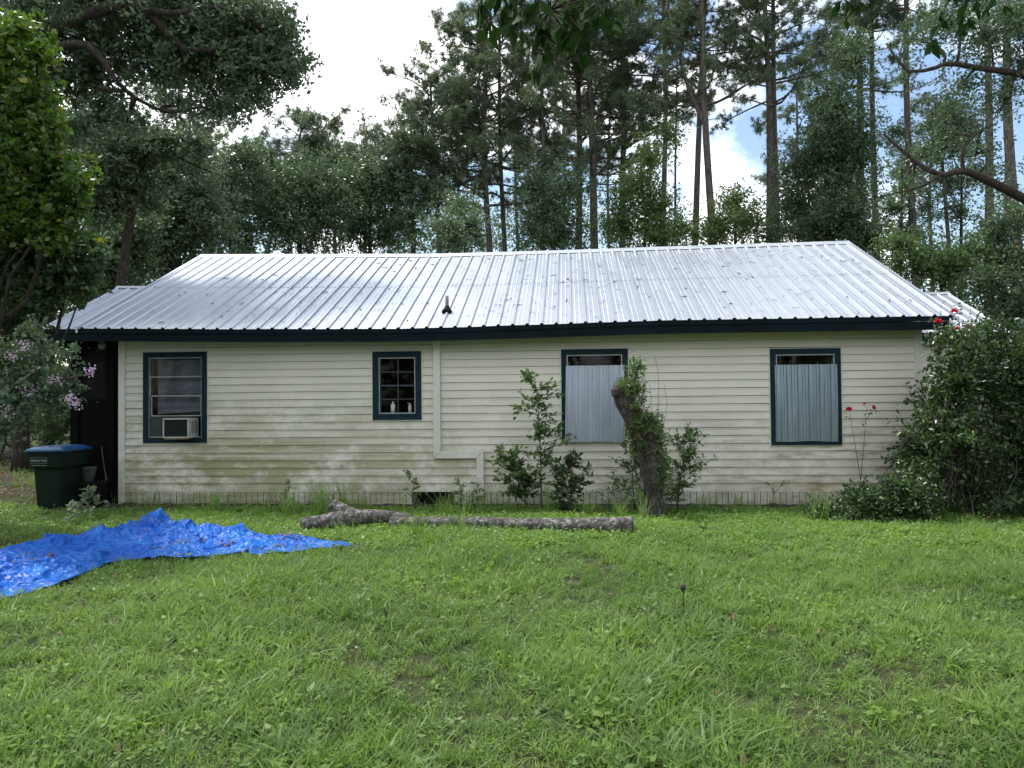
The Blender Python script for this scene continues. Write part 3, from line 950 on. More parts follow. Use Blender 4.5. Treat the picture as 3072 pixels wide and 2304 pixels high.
def leaf_mesh(Cn, L, aspect, rng, dirs=None, spread=1.0, fold=.15, var=.35, flat=0.0):
    n = len(Cn)
    rd = rand_dirs(n, rng)
    d = rd if dirs is None else dirs + rd * spread
    d[:, 2] *= (1 - flat * .7)
    d /= np.linalg.norm(d, axis=1, keepdims=True) + 1e-9
    s = np.cross(d, rand_dirs(n, rng) * (1 - flat) + np.array([0, 0, 1.0]) * flat)
    s /= np.linalg.norm(s, axis=1, keepdims=True) + 1e-9
    nn = np.cross(d, s)
    l = L * (1 + var * rng.uniform(-1, 1, (n, 1)))
    wv = l * aspect * .5
    a = Cn; t = Cn + d * l
    p = Cn + d * l * .45 + s * wv + nn * wv * fold * 2
    q = Cn + d * l * .45 - s * wv + nn * wv * fold * 2
    V = np.stack([a, p, t, q], 1).reshape(-1, 3)
    b = np.arange(n)[:, None] * 4
    F = np.concatenate([b + [0, 2, 1], b + [0, 3, 2]], 1).reshape(-1, 3)
    return V, F


def clump_points(blobs, ncl, per, cr, rng, hollow=.45, flat=.6):
    """leafy sprays: short twigs' worth of leaves pointing outwards from uneven, lobed masses with soft edges"""
    B = np.array([b[:6] for b in blobs], float); nb = len(B)
    wgt = (B[:, 3] * B[:, 4] * B[:, 5]) ** (2 / 3)
    if len(blobs[0]) > 6: wgt = wgt * np.array([b[6] for b in blobs])
    idx = rng.choice(nb, ncl, p=wgt / wgt.sum())
    ax_ = rng.normal(size=(nb, 4, 3)) * np.array([2.2, 3.2, 4.5, 6.0])[None, :, None]; ph = rng.uniform(0, 6.28, (nb, 4))
    d = rand_dirs(ncl, rng)
    lob = np.sin((ax_[idx] * d[:, None]).sum(2) + ph[idx]) @ np.array([.5, .4, .3, .25])
    f = np.clip(.86 + .34 * lob, .35, 1.45)[:, None]
    keep = rng.uniform(size=ncl) < np.clip(.80 + .55 * lob, .12, 1)     # thin places between the lobes
    r = rng.uniform(0, 1, (ncl, 1)) ** hollow * f * (1 + .16 * np.abs(rng.normal(size=(ncl, 1))))
    cc = B[idx, :3] + d * r * B[idx, 3:6]
    cc, d = cc[keep], d[keep]; n = len(cc)
    sd_ = d + rng.normal(size=(n, 3)) * .55 + np.array([0, 0, -.12]); sd_ /= np.linalg.norm(sd_, axis=1, keepdims=True)
    szz = rng.uniform(.55, 1.45, (n, 1, 1))
    t = rng.uniform(0, 1, (n, per, 1))
    side = rng.normal(size=(n, per, 3)) * cr * .42 * (1.15 - .75 * t)
    side[:, :, 2] *= flat
    pts = cc[:, None] + sd_[:, None] * (t - .35) * cr * 2.5 * szz + side * szz
    return pts.reshape(-1, 3), cc


def join(parts):
    Vs, Fs, o = [], [], 0
    for V, F in parts:
        Vs.append(V); Fs.append(F + o); o += len(V)
    return np.concatenate(Vs), np.concatenate(Fs)


def curve_to(p0, p1, rng, n=6, wob=.08, sag=0.0):
    p0 = np.asarray(p0, float); p1 = np.asarray(p1, float)
    Ld = np.linalg.norm(p1 - p0); o = rand_dirs(1, rng)[0] * Ld * wob; o2 = rand_dirs(1, rng)[0] * Ld * wob * .5
    return [p0 + (p1 - p0) * t + o * math.sin(t * math.pi) + o2 * math.sin(2 * t * math.pi) + np.array([0, 0, -sag * Ld * math.sin(t * math.pi)]) for t in np.linspace(0, 1, n)]


def path_at(path, z):
    """the point of an upward path at height z"""
    for a, b in zip(path[:-1], path[1:]):
        if a[2] <= z <= b[2] or b[2] <= z <= a[2]:
            t = (z - a[2]) / (b[2] - a[2] + 1e-9); return a + (b - a) * t
    return path[-1] if z > path[-1][2] else path[0]


def smooth_path(pts, n=14):
    pts = np.array(pts, float); t = np.linspace(0, len(pts) - 1, n); out_ = []
    for q in t:
        i = min(int(q), len(pts) - 2); f = q - i
        p0 = pts[max(i - 1, 0)]; p1 = pts[i]; p2 = pts[i + 1]; p3 = pts[min(i + 2, len(pts) - 1)]
        out_.append(.5 * ((2 * p1) + (-p0 + p2) * f + (2 * p0 - 5 * p1 + 4 * p2 - p3) * f * f + (-p0 + 3 * p1 - 3 * p2 + p3) * f ** 3))
    return out_


TRI = {}
def broadleaf(name, label, cat, trunk, r0, blobs, ncl, per, cr, L, mat, bark, seed, aspect=.5, hollow=.45, group=None, limbs=None, twigs=60, flat=.2, sub=.0):
    rng = np.random.default_rng(seed)
    base = np.array(trunk[0], float)
    root = empty(name, base, 0, label, cat, group)
    path = smooth_path(trunk, 12)
    mb = MB()
    mb.tube([p - base for p in path], [r0 * (1 - .72 * i / 11) * (1.25 if i == 0 else 1) for i in range(12)], 9)
    pts, cc = clump_points(blobs, ncl, per, cr, rng, hollow)
    for b in blobs:
        c = np.array(b[:3]); 
        a = path_at(path, max(base[2] + .4 * (c[2] - base[2]), c[2] - 1.2 * math.hypot(c[0] - base[0], c[1] - base[1])))
        if limbs:
            cand = [x for lm_ in limbs for x in smooth_path(lm_[0], 14)]
            a = min(cand, key=lambda x: np.linalg.norm(x - c))
        q = curve_to(a, c, rng, 7, .14)
        rr = max(.02, r0 * (.12 if limbs else .28))
        mb.tube([x - base for x in q], [rr * (1 - .8 * i / 6) for i in range(7)], 5)
    for k in range(twigs):
        c = cc[rng.integers(len(cc))]; b = blobs[int(np.argmin([np.linalg.norm(np.array(bb[:3]) - c) for bb in blobs]))]
        q = curve_to(np.array(b[:3]), c, rng, 4, .15)
        mb.tube([x - base for x in q], [r0 * .08 + .006, r0 * .06 + .005, r0 * .04 + .004, .004], 4, False)
    for lm in (limbs or []):
        pth, ra = lm; q = smooth_path(pth, 14)
        mb.tube([x - base for x in q], [ra * (1 - .8 * i / 13) + .008 for i in range(14)], 7)
    mb.obj('trunk', bark, root, True)
    V, F = leaf_mesh(pts, L, aspect, rng, flat=flat)
    TRI[name] = TRI.get(name, 0) + len(F)
    link('crown', np_mesh('crown', V - base, F, mat), root)
    return root


def tuft_mesh(Cn, D, K, L, wdt, rng):
    """needle tufts: K thin needles fanning out round direction D"""
    n = len(Cn)
    d = D[:, None] * .75 + rand_dirs(n * K, rng).reshape(n, K, 3)
    d /= np.linalg.norm(d, axis=2, keepdims=True) + 1e-9
    s = np.cross(d, rand_dirs(n * K, rng).reshape(n, K, 3)); s /= np.linalg.norm(s, axis=2, keepdims=True) + 1e-9
    l = L * rng.uniform(.7, 1.25, (n, K, 1))
    c = Cn[:, None]
    V = np.stack([c + s * wdt * .5 + d * l * .1, c - s * wdt * .5 + d * l * .1, c + d * l + np.array([0, 0, -.02])], 2).reshape(-1, 3)
    F = np.arange(len(V)).reshape(-1, 3)
    return V, F


def pine(label, px0, px1, y, r0, low_py, blen, seed, nb=60, top_px=None, dens=1.0, pybase=900, pytop=-260, bias=0.0, group='tall pines behind the house', fork=None, bare=6):
    rng = np.random.default_rng(seed)
    top = P(px1, pytop, y); bt = P(px0, pybase, y)
    # extend the line to the ground
    d = (top - bt); t = (bt[2] + .1) / d[2]; base = bt - d * t
    base[2] = -.2
    root = empty('pine_tree', base, 0, label, 'pine tree', group)
    mid = (bt + top) / 2 + np.array([rng.uniform(-.35, .35), 0, 0])
    path = smooth_path([base, bt, mid, top], 14)
    mb = MB(); mb.tube([p - base for p in path], [max(.03, r0 * (1.15 - .80 * (i / 13) ** 1.2)) for i in range(14)], 9)
    lowz = P(px0, low_py, y)[2]; H = top[2]
    tc_, td_ = [], []
    if fork:
        q = smooth_path([path_at(path, fork[0]), path_at(path, fork[0]) + np.array([fork[1] * .5, .2, 2.2]), path_at(path, fork[0]) + np.array([fork[1], .3, 6])], 8)
        mb.tube([p - base for p in q], [r0 * .55 * (1 - .08 * i) for i in range(8)], 7)
    for k in range(nb + bare):
        stub = k >= nb
        z = lowz + (H - lowz) * (rng.uniform(0, 1) ** .9) if not stub else rng.uniform(lowz * .6, lowz + 3)
        a = path_at(path, z)
        ang = rng.uniform(0, 2 * math.pi)
        f = (z - lowz) / (H - lowz + .01)
        ln = blen * (1 - .62 * max(f, 0)) * rng.uniform(.45, 1.1)
        if stub: ln = rng.uniform(.3, 1.3)
        dv = np.array([math.cos(ang) + bias, math.sin(ang) * .8, rng.uniform(-.05, .5)]); dv /= np.linalg.norm(dv)
        end = a + dv * ln + np.array([0, 0, rng.uniform(-.1, .25) * ln])
        q = curve_to(a, end, rng, 6, .09, rng.uniform(-.05, .12))
        rb = .018 + .011 * ln * (1 if not stub else .5)
        mb.tube([x - base for x in q], [rb * (1 - .15 * i) for i in range(6)], 4, False)
        if stub: continue
        nsub = int(3 + ln * 2.3)
        for j in range(nsub):
            t_ = rng.uniform(.35, 1.0) if j else 1.0
            i0 = min(int(t_ * 5), 4); c0 = q[i0] + (q[i0 + 1] - q[i0]) * (t_ * 5 - i0)
            sd_ = rand_dirs(1, rng)[0] * np.array([1, 1, .55]) + dv * .6 + np.array([0, 0, .25]); sl = rng.uniform(.25, .8) * (.5 + .5 * min(1, ln / 3)) if j else .15
            e1 = c0 + sd_ / np.linalg.norm(sd_) * sl
            mb.tube([c0 - base, (c0 + e1) / 2 - base + np.array([0, 0, .03]), e1 - base], [.012, .009, .006], 3, False)
            m = max(2, int((5 + 4 * rng.uniform()) * dens))
            for _ in range(m):
                tt = rng.uniform(.3, 1.05)
                tc_.append(c0 + (e1 - c0) * tt + rng.normal(size=3) * .09); td_.append(sd_ / np.linalg.norm(sd_))
    mb.obj('trunk', M['bark_pine'], root, True)
    V, F = tuft_mesh(np.array(tc_) - base, np.array(td_), 15, .22, .027, rng)
    TRI['pine'] = TRI.get('pine', 0) + len(F)
    link('crown', np_mesh('crown', V, F, M['pine']), root)
    return root


def blob(px, py, y, r, ry=None, dy=0.0, wgt=1.0, depth_r=None):
    c = P(px, py, y + dy); k = (y + dy) / FPX
    return (c[0], c[1], c[2], r * k, depth_r if depth_r else r * k, (ry or r) * k, wgt)


def up_to(px, y, pxt=None, pyt=0):
    """a trunk path from the ground to a photo height"""
    t = P(pxt if pxt is not None else px, pyt, y); b = P(px, 1200, y)
    b[2] = -.2
    m = (b + t) / 2; m[0] += (b[0] - t[0]) * .1
    return [b, m, t]


# ------------------------------------------------------------------ pines behind the house
pine('tall pine farthest left of the main pine stand, long limbs reaching into the white sky', 1478, 1462, 34, .17, 640, 5.0, 11, 85, dens=1.1, pytop=20, bias=-.55)
pine('second pine of the stand, slim trunk close beside the leftmost one', 1521, 1500, 36, .14, 600, 3.8, 12, 60, pytop=-60)
pine('pine with slim reddish trunk left of centre behind the ridge', 1623, 1602, 33, .12, 560, 3.2, 13, 55, pytop=-80)
pine('dark-trunked pine left of the paired thick trunks behind the ridge', 1735, 1712, 37, .20, 520, 4.2, 14, 70, pytop=-150)
pine('thick pine trunk just right of centre behind the ridge', 1786, 1745, 35, .22, 560, 4.6, 15, 85, pytop=-180)
pine('pine with heavy crown above the centre-right window', 1866, 1868, 38, .19, 480, 5.0, 16, 80, pytop=-150, dens=1.2)
pine('slender straight pine with pale trunk, bare to mid height', 1981, 1980, 34, .15, 240, 3.2, 17, 38, pytop=-260)
pine('thin pine just right of the slender pale one', 2027, 2033, 40, .08, 350, 2.0, 18, 22, pytop=120)
pine('leaning pine crossing behind its neighbour, base left and top right', 2080, 2125, 33, .17, 200, 3.0, 19, 20, pytop=-200)
pine('dark pine forking high up behind the roof right of centre', 2152, 2100, 32, .20, 330, 4.2, 20, 55, pytop=-200, fork=(13, -1.6))
pine('left one of the two close parallel pine trunks at right', 2310, 2280, 34, .20, 360, 4.2, 21, 55, pytop=-260)
pine('right one of the two close parallel pine trunks at right', 2338, 2318, 35, .18, 330, 4.0, 22, 45, pytop=-260)
pine('pine trunk rising beside the vine-clad column', 2580, 2565, 35, .21, 300, 3.6, 23, 45, pytop=-260)
pine('pine trunk directly left of the long straight lone trunk', 2634, 2615, 36, .18, 220, 3.0, 24, 40, pytop=-260)
pine('long straight lone pine trunk above the right end of the roof', 2750, 2722, 34, .19, 120, 2.6, 25, 22, pytop=-300)
pine('thin leaning pine above the rear wing roof', 2860, 2815, 33, .11, 480, 1.8, 26, 12, pytop=330)
pine('third pine trunk from the right edge, straight with flaking bark', 2968, 2945, 31, .20, 60, 3.0, 27, 25, pytop=-300)
pine('second pine trunk from the right edge, slimmer', 3012, 3005, 36, .15, 60, 2.6, 28, 25, pytop=-300)
pine('thick pine trunk at the right edge of the view', 3060, 3030, 30, .24, 60, 3.4, 29, 30, pytop=-300)
pine('short leaning pine above the left roof end, round crown against white sky', 770, 905, 36, .15, 640, 3.3, 30, 55, pytop=390, group='pines left of the sky gap')
pine('pine with rounded top next to the sky gap, right of the leaning one', 905, 955, 38, .14, 620, 3.6, 31, 55, pytop=370, group='pines left of the sky gap')
pine('slim pine trunk left of the sky gap, half hidden by oak leaves', 590, 578, 27, .12, 430, 2.4, 32, 30, pytop=180, group='pines left of the sky gap', dens=.8)
pine('low pine branching left into the white sky gap', 1330, 1290, 33, .12, 600, 4.2, 33, 48, pytop=230, bias=-.5)

for k, (px, y, tp) in enumerate(((1100, 48, 420), (1380, 46, 260), (1560, 50, 150), (1680, 44, 180), (1830, 52, 120), (2400, 46, 240), (2480, 52, 60), (2800, 46, 300), (640, 46, 400), (1010, 44, 450))):
    pine('distant pine standing deep in the wood behind the front row of trunks', px, px + (k * 37 % 30) - 15, y, .13, 620, 3.2, 160 + k, 34, pytop=tp, group='distant pines deep in the wood', bare=3, dens=1.1)

# ------------------------------------------------------------------ broadleaf trees behind
broadleaf('oak_tree', 'slim crooked oak with dark trunk left of the pine stand', 'tree', [*up_to(1250, 32, 1235, 600)[:2], P(1235, 600, 32), P(1205, 440, 32)], .16,
          [blob(1200, 450, 32, 70), blob(1270, 430, 32, 60), blob(1170, 520, 32, 60, wgt=.7), blob(1290, 570, 32, 80, wgt=.8), blob(1230, 650, 32, 70, wgt=.7)],
          520, 26, .30, .155, M['oak'], M['bark_oak'], 41)
broadleaf('laurel_tree', 'dense dark round-topped tree left of the sky gap behind the roof', 'tree', up_to(900, 31, 900, 600), .2,
          [blob(820, 590, 31, 85), blob(910, 560, 31, 95), blob(1000, 560, 31, 80), blob(860, 680, 31, 100), blob(960, 660, 31, 110)], 1050, 26, .36, .135, M['oakdk'], M['bark_oak'], 42, hollow=.8)
broadleaf('laurel_tree', 'dense dark tree right of the round-topped one, layered leaf sprays', 'tree', up_to(1110, 33, 1110, 600), .2,
          [blob(1060, 560, 33, 80), blob(1130, 520, 33, 75), blob(1180, 590, 33, 60), blob(1070, 680, 33, 90), blob(1160, 680, 33, 70)], 850, 26, .36, .135, M['oakdk'], M['bark_oak'], 43, hollow=.85)
broadleaf('oak_tree', 'vine-clad tree rising just above the left end of the ridge', 'tree', up_to(520, 25, 540, 520), .22,
          [blob(450, 570, 25, 90), blob(550, 550, 25, 95), blob(400, 680, 25, 85), blob(520, 670, 25, 100), blob(620, 690, 25, 75), blob(480, 770, 25, 90), blob(610, 600, 25, 60)],
          1500, 26, .28, .135, M['oak'], M['bark_oak'], 44, hollow=.42)
broadleaf('oak_tree', 'shaded tree behind the porch roof, dark trunk and low limbs', 'tree', up_to(340, 22, 360, 640), .24,
          [blob(330, 720, 22, 75), blob(390, 770, 22, 70), blob(300, 830, 22, 80), blob(420, 700, 22, 55), blob(250, 760, 22, 70)],
          800, 24, .25, .125, M['oakdk'], M['bark_oak'], 45, hollow=.42)
broadleaf('oak_tree', 'loose tree between the near oak and the left pines', 'tree', up_to(700, 30, 690, 600), .16,
          [blob(680, 520, 30, 70), blob(740, 470, 30, 60), blob(650, 620, 30, 70), blob(720, 620, 30, 80), blob(700, 710, 30, 90)], 750, 24, .30, .15, M['oak'], M['bark_oak'], 46)
tall = [
    ('young green tree low between the leftmost pine trunks', 1390, 690, 28, [(1340, 700, 70), (1420, 680, 60), (1380, 620, 40)], 'oak', 380),
    ('leafy understory tree between the thin reddish pine and the thick ones', 1660, 620, 31, [(1600, 560, 70), (1650, 640, 90), (1700, 560, 60), (1600, 690, 70), (1690, 700, 70)], 'oakdk', 800),
    ('broad understory tree left of the slender pale pine', 1930, 600, 31, [(1900, 560, 80), (1960, 620, 90), (1870, 680, 80), (1950, 480, 60), (1980, 700, 70), (2000, 400, 50)], 'under', 1000),
    ('bushy tree filling the gap below the forking pine', 2200, 640, 30, [(2050, 690, 60), (2150, 690, 70), (2230, 660, 80), (2200, 600, 50)], 'under', 560),
    ('loose green tree between the paired trunks and the vine-clad column', 2420, 560, 32, [(2400, 500, 80), (2380, 620, 80), (2440, 680, 80), (2330, 700, 60)], 'oak', 800),
    ('tall vine-clad column of dark leaves right of the paired pine trunks', 2500, 300, 30, [(2510, 330, 75, 120), (2560, 430, 80, 130), (2500, 520, 80, 110), (2540, 640, 90, 110), (2470, 420, 60), (2470, 690, 80), (2560, 180, 60, 90), (2600, 720, 60)], 'oakdk', 2300),
    ('airy tree with small leaves behind the lone straight trunk', 2700, 500, 35, [(2680, 620, 60), (2720, 500, 50), (2690, 400, 50), (2780, 620, 50), (2730, 710, 60)], 'oak', 520),
    ('airy moss-hung tree between the lone trunk and the right-edge pines', 2880, 480, 33, [(2840, 430, 60), (2900, 380, 60), (2850, 540, 50), (2930, 520, 50), (2880, 640, 40), (2830, 330, 50)], 'oak', 640),
    ('small leafy tree low behind the rear wing roof', 2820, 760, 27, [(2700, 740, 50), (2760, 790, 60), (2850, 800, 60), (2910, 760, 50)], 'under', 520),
    ('dark tree low at the right edge behind the shrub', 3010, 760, 26, [(2960, 850, 70), (3040, 800, 80), (3000, 700, 70), (3060, 920, 70), (2950, 960, 60), (3090, 650, 60)], 'oakdk', 900),
]
for k, (lab, px, py, y, bl, mt, ncl) in enumerate(tall):
    broadleaf('understory_tree', lab, 'tree', up_to(px, y, px + 6, py), .13, [blob(b[0], b[1], y, b[2], b[3] if len(b) > 3 else None, dy=.6 * ((i % 3) - 1)) for i, b in enumerate(bl)],
              int(ncl * .95), 24, .34, .125, M[mt], M['bark_oak'], 60 + k, hollow=.8, group='broadleaf trees behind the house', twigs=40)

# tall crowns filling the upper right, sparse oak leaves
broadleaf('oak_tree', 'large sparse oak spreading in from the upper right with moss on its limbs', 'tree',
          [P(3420, 1400, 21) * [1, 1, 0] + [0, 0, -.12], P(3400, 800, 21), P(3330, 400, 21), P(3250, -100, 21)], .38,
          [blob(2760, 120, 21, 70, wgt=.6), blob(2850, 60, 21, 80, wgt=.7), blob(2960, 110, 21, 90, wgt=.8), blob(3050, 60, 21, 100), blob(2700, 210, 21, 50, wgt=.5), blob(2900, 250, 21, 70, wgt=.6),
           blob(3020, 300, 21, 80, wgt=.6), blob(2830, 400, 21, 60, wgt=.6), blob(2930, 460, 21, 60, wgt=.6), blob(2760, 470, 21, 50, wgt=.5), blob(2990, 560, 21, 60, wgt=.5), blob(2720, 560, 21, 50, wgt=.4), blob(3100, 180, 21, 100)],
          1050, 20, .32, .10, M['oakdk'], M['bark_oak'], 90, hollow=.7,
          limbs=[([P(3390, 800, 21), P(3150, 640, 21), P(3060, 590, 20.8), P(2960, 540, 20.5), P(2890, 512, 20.4), P(2820, 525, 20.3), P(2740, 480, 20.5), P(2650, 400, 20.6)], .15),
                 ([P(3340, 420, 21), P(3200, 300, 21), P(3072, 225, 20.7), P(2960, 208, 20.5), P(2850, 190, 20.4), P(2800, 205, 20.2), P(2720, 212, 20.4), P(2660, 130, 20.6)], .11),
                 ([P(2890, 512, 20.4), P(2890, 450, 20.3), P(2930, 400, 20.4), P(2990, 370, 20.5)], .045),
                 ([P(2820, 525, 20.3), P(2760, 560, 20.2), P(2640, 590, 20.4)], .04)])

# ------------------------------------------------------------------ near oak, upper left
broadleaf('oak_tree', 'great spreading oak overhanging the upper left with heavy dark limbs', 'tree',
          [P(-520, 1300, 15) * [1, 1, 0] + [0, 0, -.12], P(-480, 800, 15.5), P(-350, 300, 16), P(-200, 60, 16)], .42,
          [blob(60, 20, 16, 170), blob(280, 10, 16, 180, wgt=1.2), blob(500, 0, 16, 170, wgt=1.4), blob(680, 50, 16, 150, wgt=1.6), blob(820, 90, 16, 90, wgt=2.2), blob(860, 190, 16, 60, wgt=2.4), blob(750, 200, 16, 120, wgt=1.8),
           blob(600, 190, 16, 120, wgt=1.5), blob(450, 150, 16, 110, wgt=1.2), blob(270, 190, 16, 110), blob(120, 250, 16, 130), blob(730, 310, 16, 60, wgt=.9), blob(640, 330, 16, 70, wgt=.7),
           blob(530, 320, 16, 60, wgt=.5), blob(300, 300, 16, 70, wgt=.8), blob(240, 380, 16, 70), blob(380, 370, 16, 70, wgt=.8)],
          3900, 26, .21, .105, M['oak'], M['bark_oak'], 101, hollow=.5, twigs=140,
          limbs=[([P(-350, 300, 16), P(0, 150, 15.6), P(180, 90, 15.2), P(300, 30, 15), P(400, 20, 15), P(480, 70, 15), P(560, 150, 15.1), P(700, 140, 15.4)], .17),
                 ([P(-200, 200, 15.6), P(80, 160, 15.2), P(240, 130, 15), P(300, 170, 15), P(340, 230, 15), P(400, 290, 15.4), P(480, 330, 15.6)], .10),
                 ([P(400, 20, 15), P(520, 40, 14.8), P(640, 20, 15), P(760, 60, 15.4)], .07)])
broadleaf('oak_tree', 'mid-distance oak under the great oak, sky showing through its leaves', 'tree', [*up_to(300, 20, 420, 500)[:2], P(420, 500, 20), P(480, 380, 20)], .17,
          [blob(330, 420, 20, 90), blob(430, 440, 20, 80, wgt=.8), blob(520, 420, 20, 70, wgt=.7), blob(600, 440, 20, 60, wgt=.5), blob(360, 520, 20, 90), blob(300, 600, 20, 80), blob(420, 590, 20, 50, wgt=.6)],
          1000, 24, .24, .115, M['oak'], M['bark_oak'], 102, hollow=.55,
          limbs=[([P(340, 640, 20), P(420, 410, 20), P(470, 430, 20), P(540, 475, 20), P(640, 520, 20)], .05)])

# ------------------------------------------------------------------ left edge: vine-covered tree, darker foliage, crepe myrtle
t_ = broadleaf('vine_covered_tree', 'tree smothered in bright yellow-green vines at the left edge', 'tree',
               [P(-160, 1600, 9.6) * [1, 1, 0] + [0, 0, -.1], P(-130, 1000, 9.8), P(-60, 500, 9.8), P(30, 40, 9.8)], .16,
               [blob(30, 130, 9.6, 100), blob(110, 170, 9.6, 60, wgt=.8), blob(20, 290, 9.6, 120), blob(110, 320, 9.6, 80), blob(60, 440, 9.5, 120), blob(150, 500, 9.5, 75), blob(200, 560, 9.5, 60), blob(60, 580, 9.5, 120), blob(170, 650, 9.5, 80),
                blob(-60, 300, 9.8, 150, wgt=.5), blob(-60, 600, 9.8, 150, wgt=.5), blob(235, 610, 9.5, 30, wgt=.8), blob(140, 410, 9.5, 50, wgt=.7)],
               1500, 16, .10, .080, M['vine'], M['bark_oak'], 111, aspect=.75, hollow=.6, twigs=60, flat=.3)
broadleaf('privet_tree', 'dark leafy tree overhanging the porch roof corner', 'tree',
          [P(-60, 1560, 10.6) * [1, 1, 0] + [0, 0, -.1], P(-40, 1200, 10.6), P(30, 900, 10.5), P(120, 740, 10.5)], .14,
          [blob(60, 740, 10.4, 120), blob(190, 740, 10.4, 85), blob(240, 770, 10.3, 60), blob(90, 850, 10.4, 105), blob(190, 840, 10.3, 65), blob(255, 850, 10.2, 35, wgt=.7), blob(10, 950, 10.5, 80), blob(80, 940, 10.3, 45), blob(-60, 850, 10.6, 130, wgt=.5)],
          1700, 16, .095, .085, M['leftdk'], M['bark_oak'], 112, aspect=.6, hollow=.45, flat=.35)
# tall trunk seen behind the crepe myrtle
tr = broadleaf('oak_tree', 'dark straight trunk rising behind the crepe myrtle at left', 'tree', up_to(64, 19, 60, 300), .20,
               [blob(20, 330, 13.5, 100), blob(120, 500, 14, 90), blob(0, 560, 13.5, 90), blob(200, 400, 14, 60, wgt=.8)], 500, 20, .16, .09, M['oakdk'], M['bark_oak'], 113)

crepe = broadleaf('crepe_myrtle', 'crepe myrtle with pink flower clusters at the left edge', 'shrub',
                  [P(-140, 1520, 8.6) * [1, 1, 0] + [0, 0, -.1], P(-120, 1350, 8.6), P(-60, 1200, 8.6), P(10, 1080, 8.6)], .045,
                  [blob(20, 1080, 8.5, 85), blob(110, 1090, 8.5, 70), blob(40, 1190, 8.5, 95), blob(140, 1180, 8.4, 75), blob(195, 1130, 8.4, 45), blob(205, 1060, 8.4, 35, wgt=.5), blob(15, 1290, 8.5, 55), blob(230, 1180, 8.4, 25, wgt=.5),
                   blob(90, 1010, 8.5, 50, wgt=.7), blob(-80, 1150, 8.6, 120, wgt=.5)],
                  800, 9, .07, .055, M['crepe'], M['twig'], 114, aspect=.7, hollow=.8, flat=.45,
                  limbs=[([P(-60, 1500, 8.6) * [1, 1, 0] + [0, 0, -.1], P(-10, 1400, 8.6), P(15, 1330, 8.5), P(20, 1240, 8.5)], .016),
                         ([P(-60, 1250, 8.6), P(60, 1180, 8.4), P(180, 1140, 8.3), P(285, 1122, 8.3)], .010)])
rngf = np.random.default_rng(5)
base = np.array(crepe.location)
for (px, py, r) in ((165, 1138, 20), (90, 1172, 24), (205, 1195, 18), (222, 1208, 18), (25, 1236, 26), (268, 1112, 14), (35, 1068, 22), (75, 1040, 18), (-20, 1150, 24)):
    c = P(px, py, 8.25); k = 8.25 / FPX * r
    pts = c + rngf.normal(size=(48, 3)) * k * .5
    V, F = leaf_mesh(pts, .022, 1.0, rngf, fold=.3)
    link('flower_cluster', np_mesh('flower_cluster', V - base, F, M['pink']), crepe)['kind'] = 'stuff'

# overhanging tree whose leaves dip into the top of the view
rg = np.random.default_rng(6)
ov_base = np.array([5.2, -2.0, -.1])
ov = empty('sweetgum_tree', ov_base, 0, 'near tree overhead whose dark leafy twigs dip into the top edge', 'tree')
mb = MB()
lm = [[ov_base, (5.1, -1.9, 2.0), (4.8, -1.2, 4.2), (3.6, 1.0, 5.2), tuple(P(1900, -260, 4.9)), tuple(P(1640, -40, 4.7))],
      [(4.9, -1.4, 3.9), (5.0, 1.0, 5.2), tuple(P(3150, -220, 6)), tuple(P(2900, -20, 6))]]
for i, l in enumerate(lm):
    q = smooth_path([np.array(p) for p in l], 16)
    mb.tube([p - ov_base for p in q], [(.15 if i == 0 else .07) * (1 - .93 * k / 15) + .006 for k in range(16)], 8)
LF = []
def hang(c, r, n, L, seed):
    rr = np.random.default_rng(seed)
    for _ in range(n // 5):
        a = np.array(c) + rr.normal(size=3) * r * .6; e = a + np.array([rr.uniform(-.1, .1), rr.uniform(-.1, .1), -rr.uniform(.05, .2)])
        mb.tube([np.array(c) - ov_base, a - ov_base, e - ov_base], [.006, .004, .002], 4, False)
        ts = rr.uniform(0, 1, 5)[:, None]
        pts = a + (e - a) * ts
        LF.append(leaf_mesh(pts, L, .42, rr, dirs=np.tile([0, 0, -1.0], (5, 1)), spread=.75, fold=.2))
hang(P(1560, 10, 4.6), .16, 60, .12, 1); hang(P(1650, 30, 4.7), .18, 90, .12, 2); hang(P(1720, 70, 4.7), .10, 40, .11, 3); hang(P(1490, 5, 4.6), .08, 20, .11, 4)
hang(P(2900, 5, 6), .2, 50, .12, 5); hang(P(2560, -20, 6), .12, 25, .11, 7); hang(P(1800, -40, 4.9), .2, 40, .12, 8)
mb.obj('trunk', M['bark_oak'], ov, True)
V, F = join(LF); link('leaves', np_mesh('leaves', V - ov_base, F, M['overlf']), ov)

# ------------------------------------------------------------------ far wood closing the view
rg = np.random.default_rng(8)
bl = []
for k in range(170):
    px = rg.uniform(-900, 3900); y = rg.uniform(46, 60)
    pyt = rg.uniform(590, 800) if 650 < px < 2600 else rg.uniform(520, 900)
    if 2020 < px < 2280 or 2620 < px < 3020: pyt = rg.uniform(740, 850)
    bl.append(blob(px, pyt, y, rg.uniform(50, 90)))
for k in range(150):
    px = rg.uniform(-1200, 4300); y = rg.uniform(40, 60)
    bl.append(blob(px, rg.uniform(850, 1180), y, rg.uniform(80, 120), wgt=1.0))
pts, _ = clump_points(bl, 13000, 20, .42, rg, .5)
V, F = leaf_mesh(pts, .19, .6, rg)
bb = []
for k in range(150):                      # unseen wood on the other sides, added to darken the window reflections
    a = R_(rg.uniform(70, 290)); d = rg.uniform(30, 46); z = rg.uniform(1, 13)
    bb.append((math.sin(a) * d, math.cos(a) * d, z, 3.2, 3.2, 2.6, 1.0))
pts, _ = clump_points(bb, 3000, 16, .9, rg, .5)
V, F = join([(V, F), leaf_mesh(pts, .75, .6, rg)])
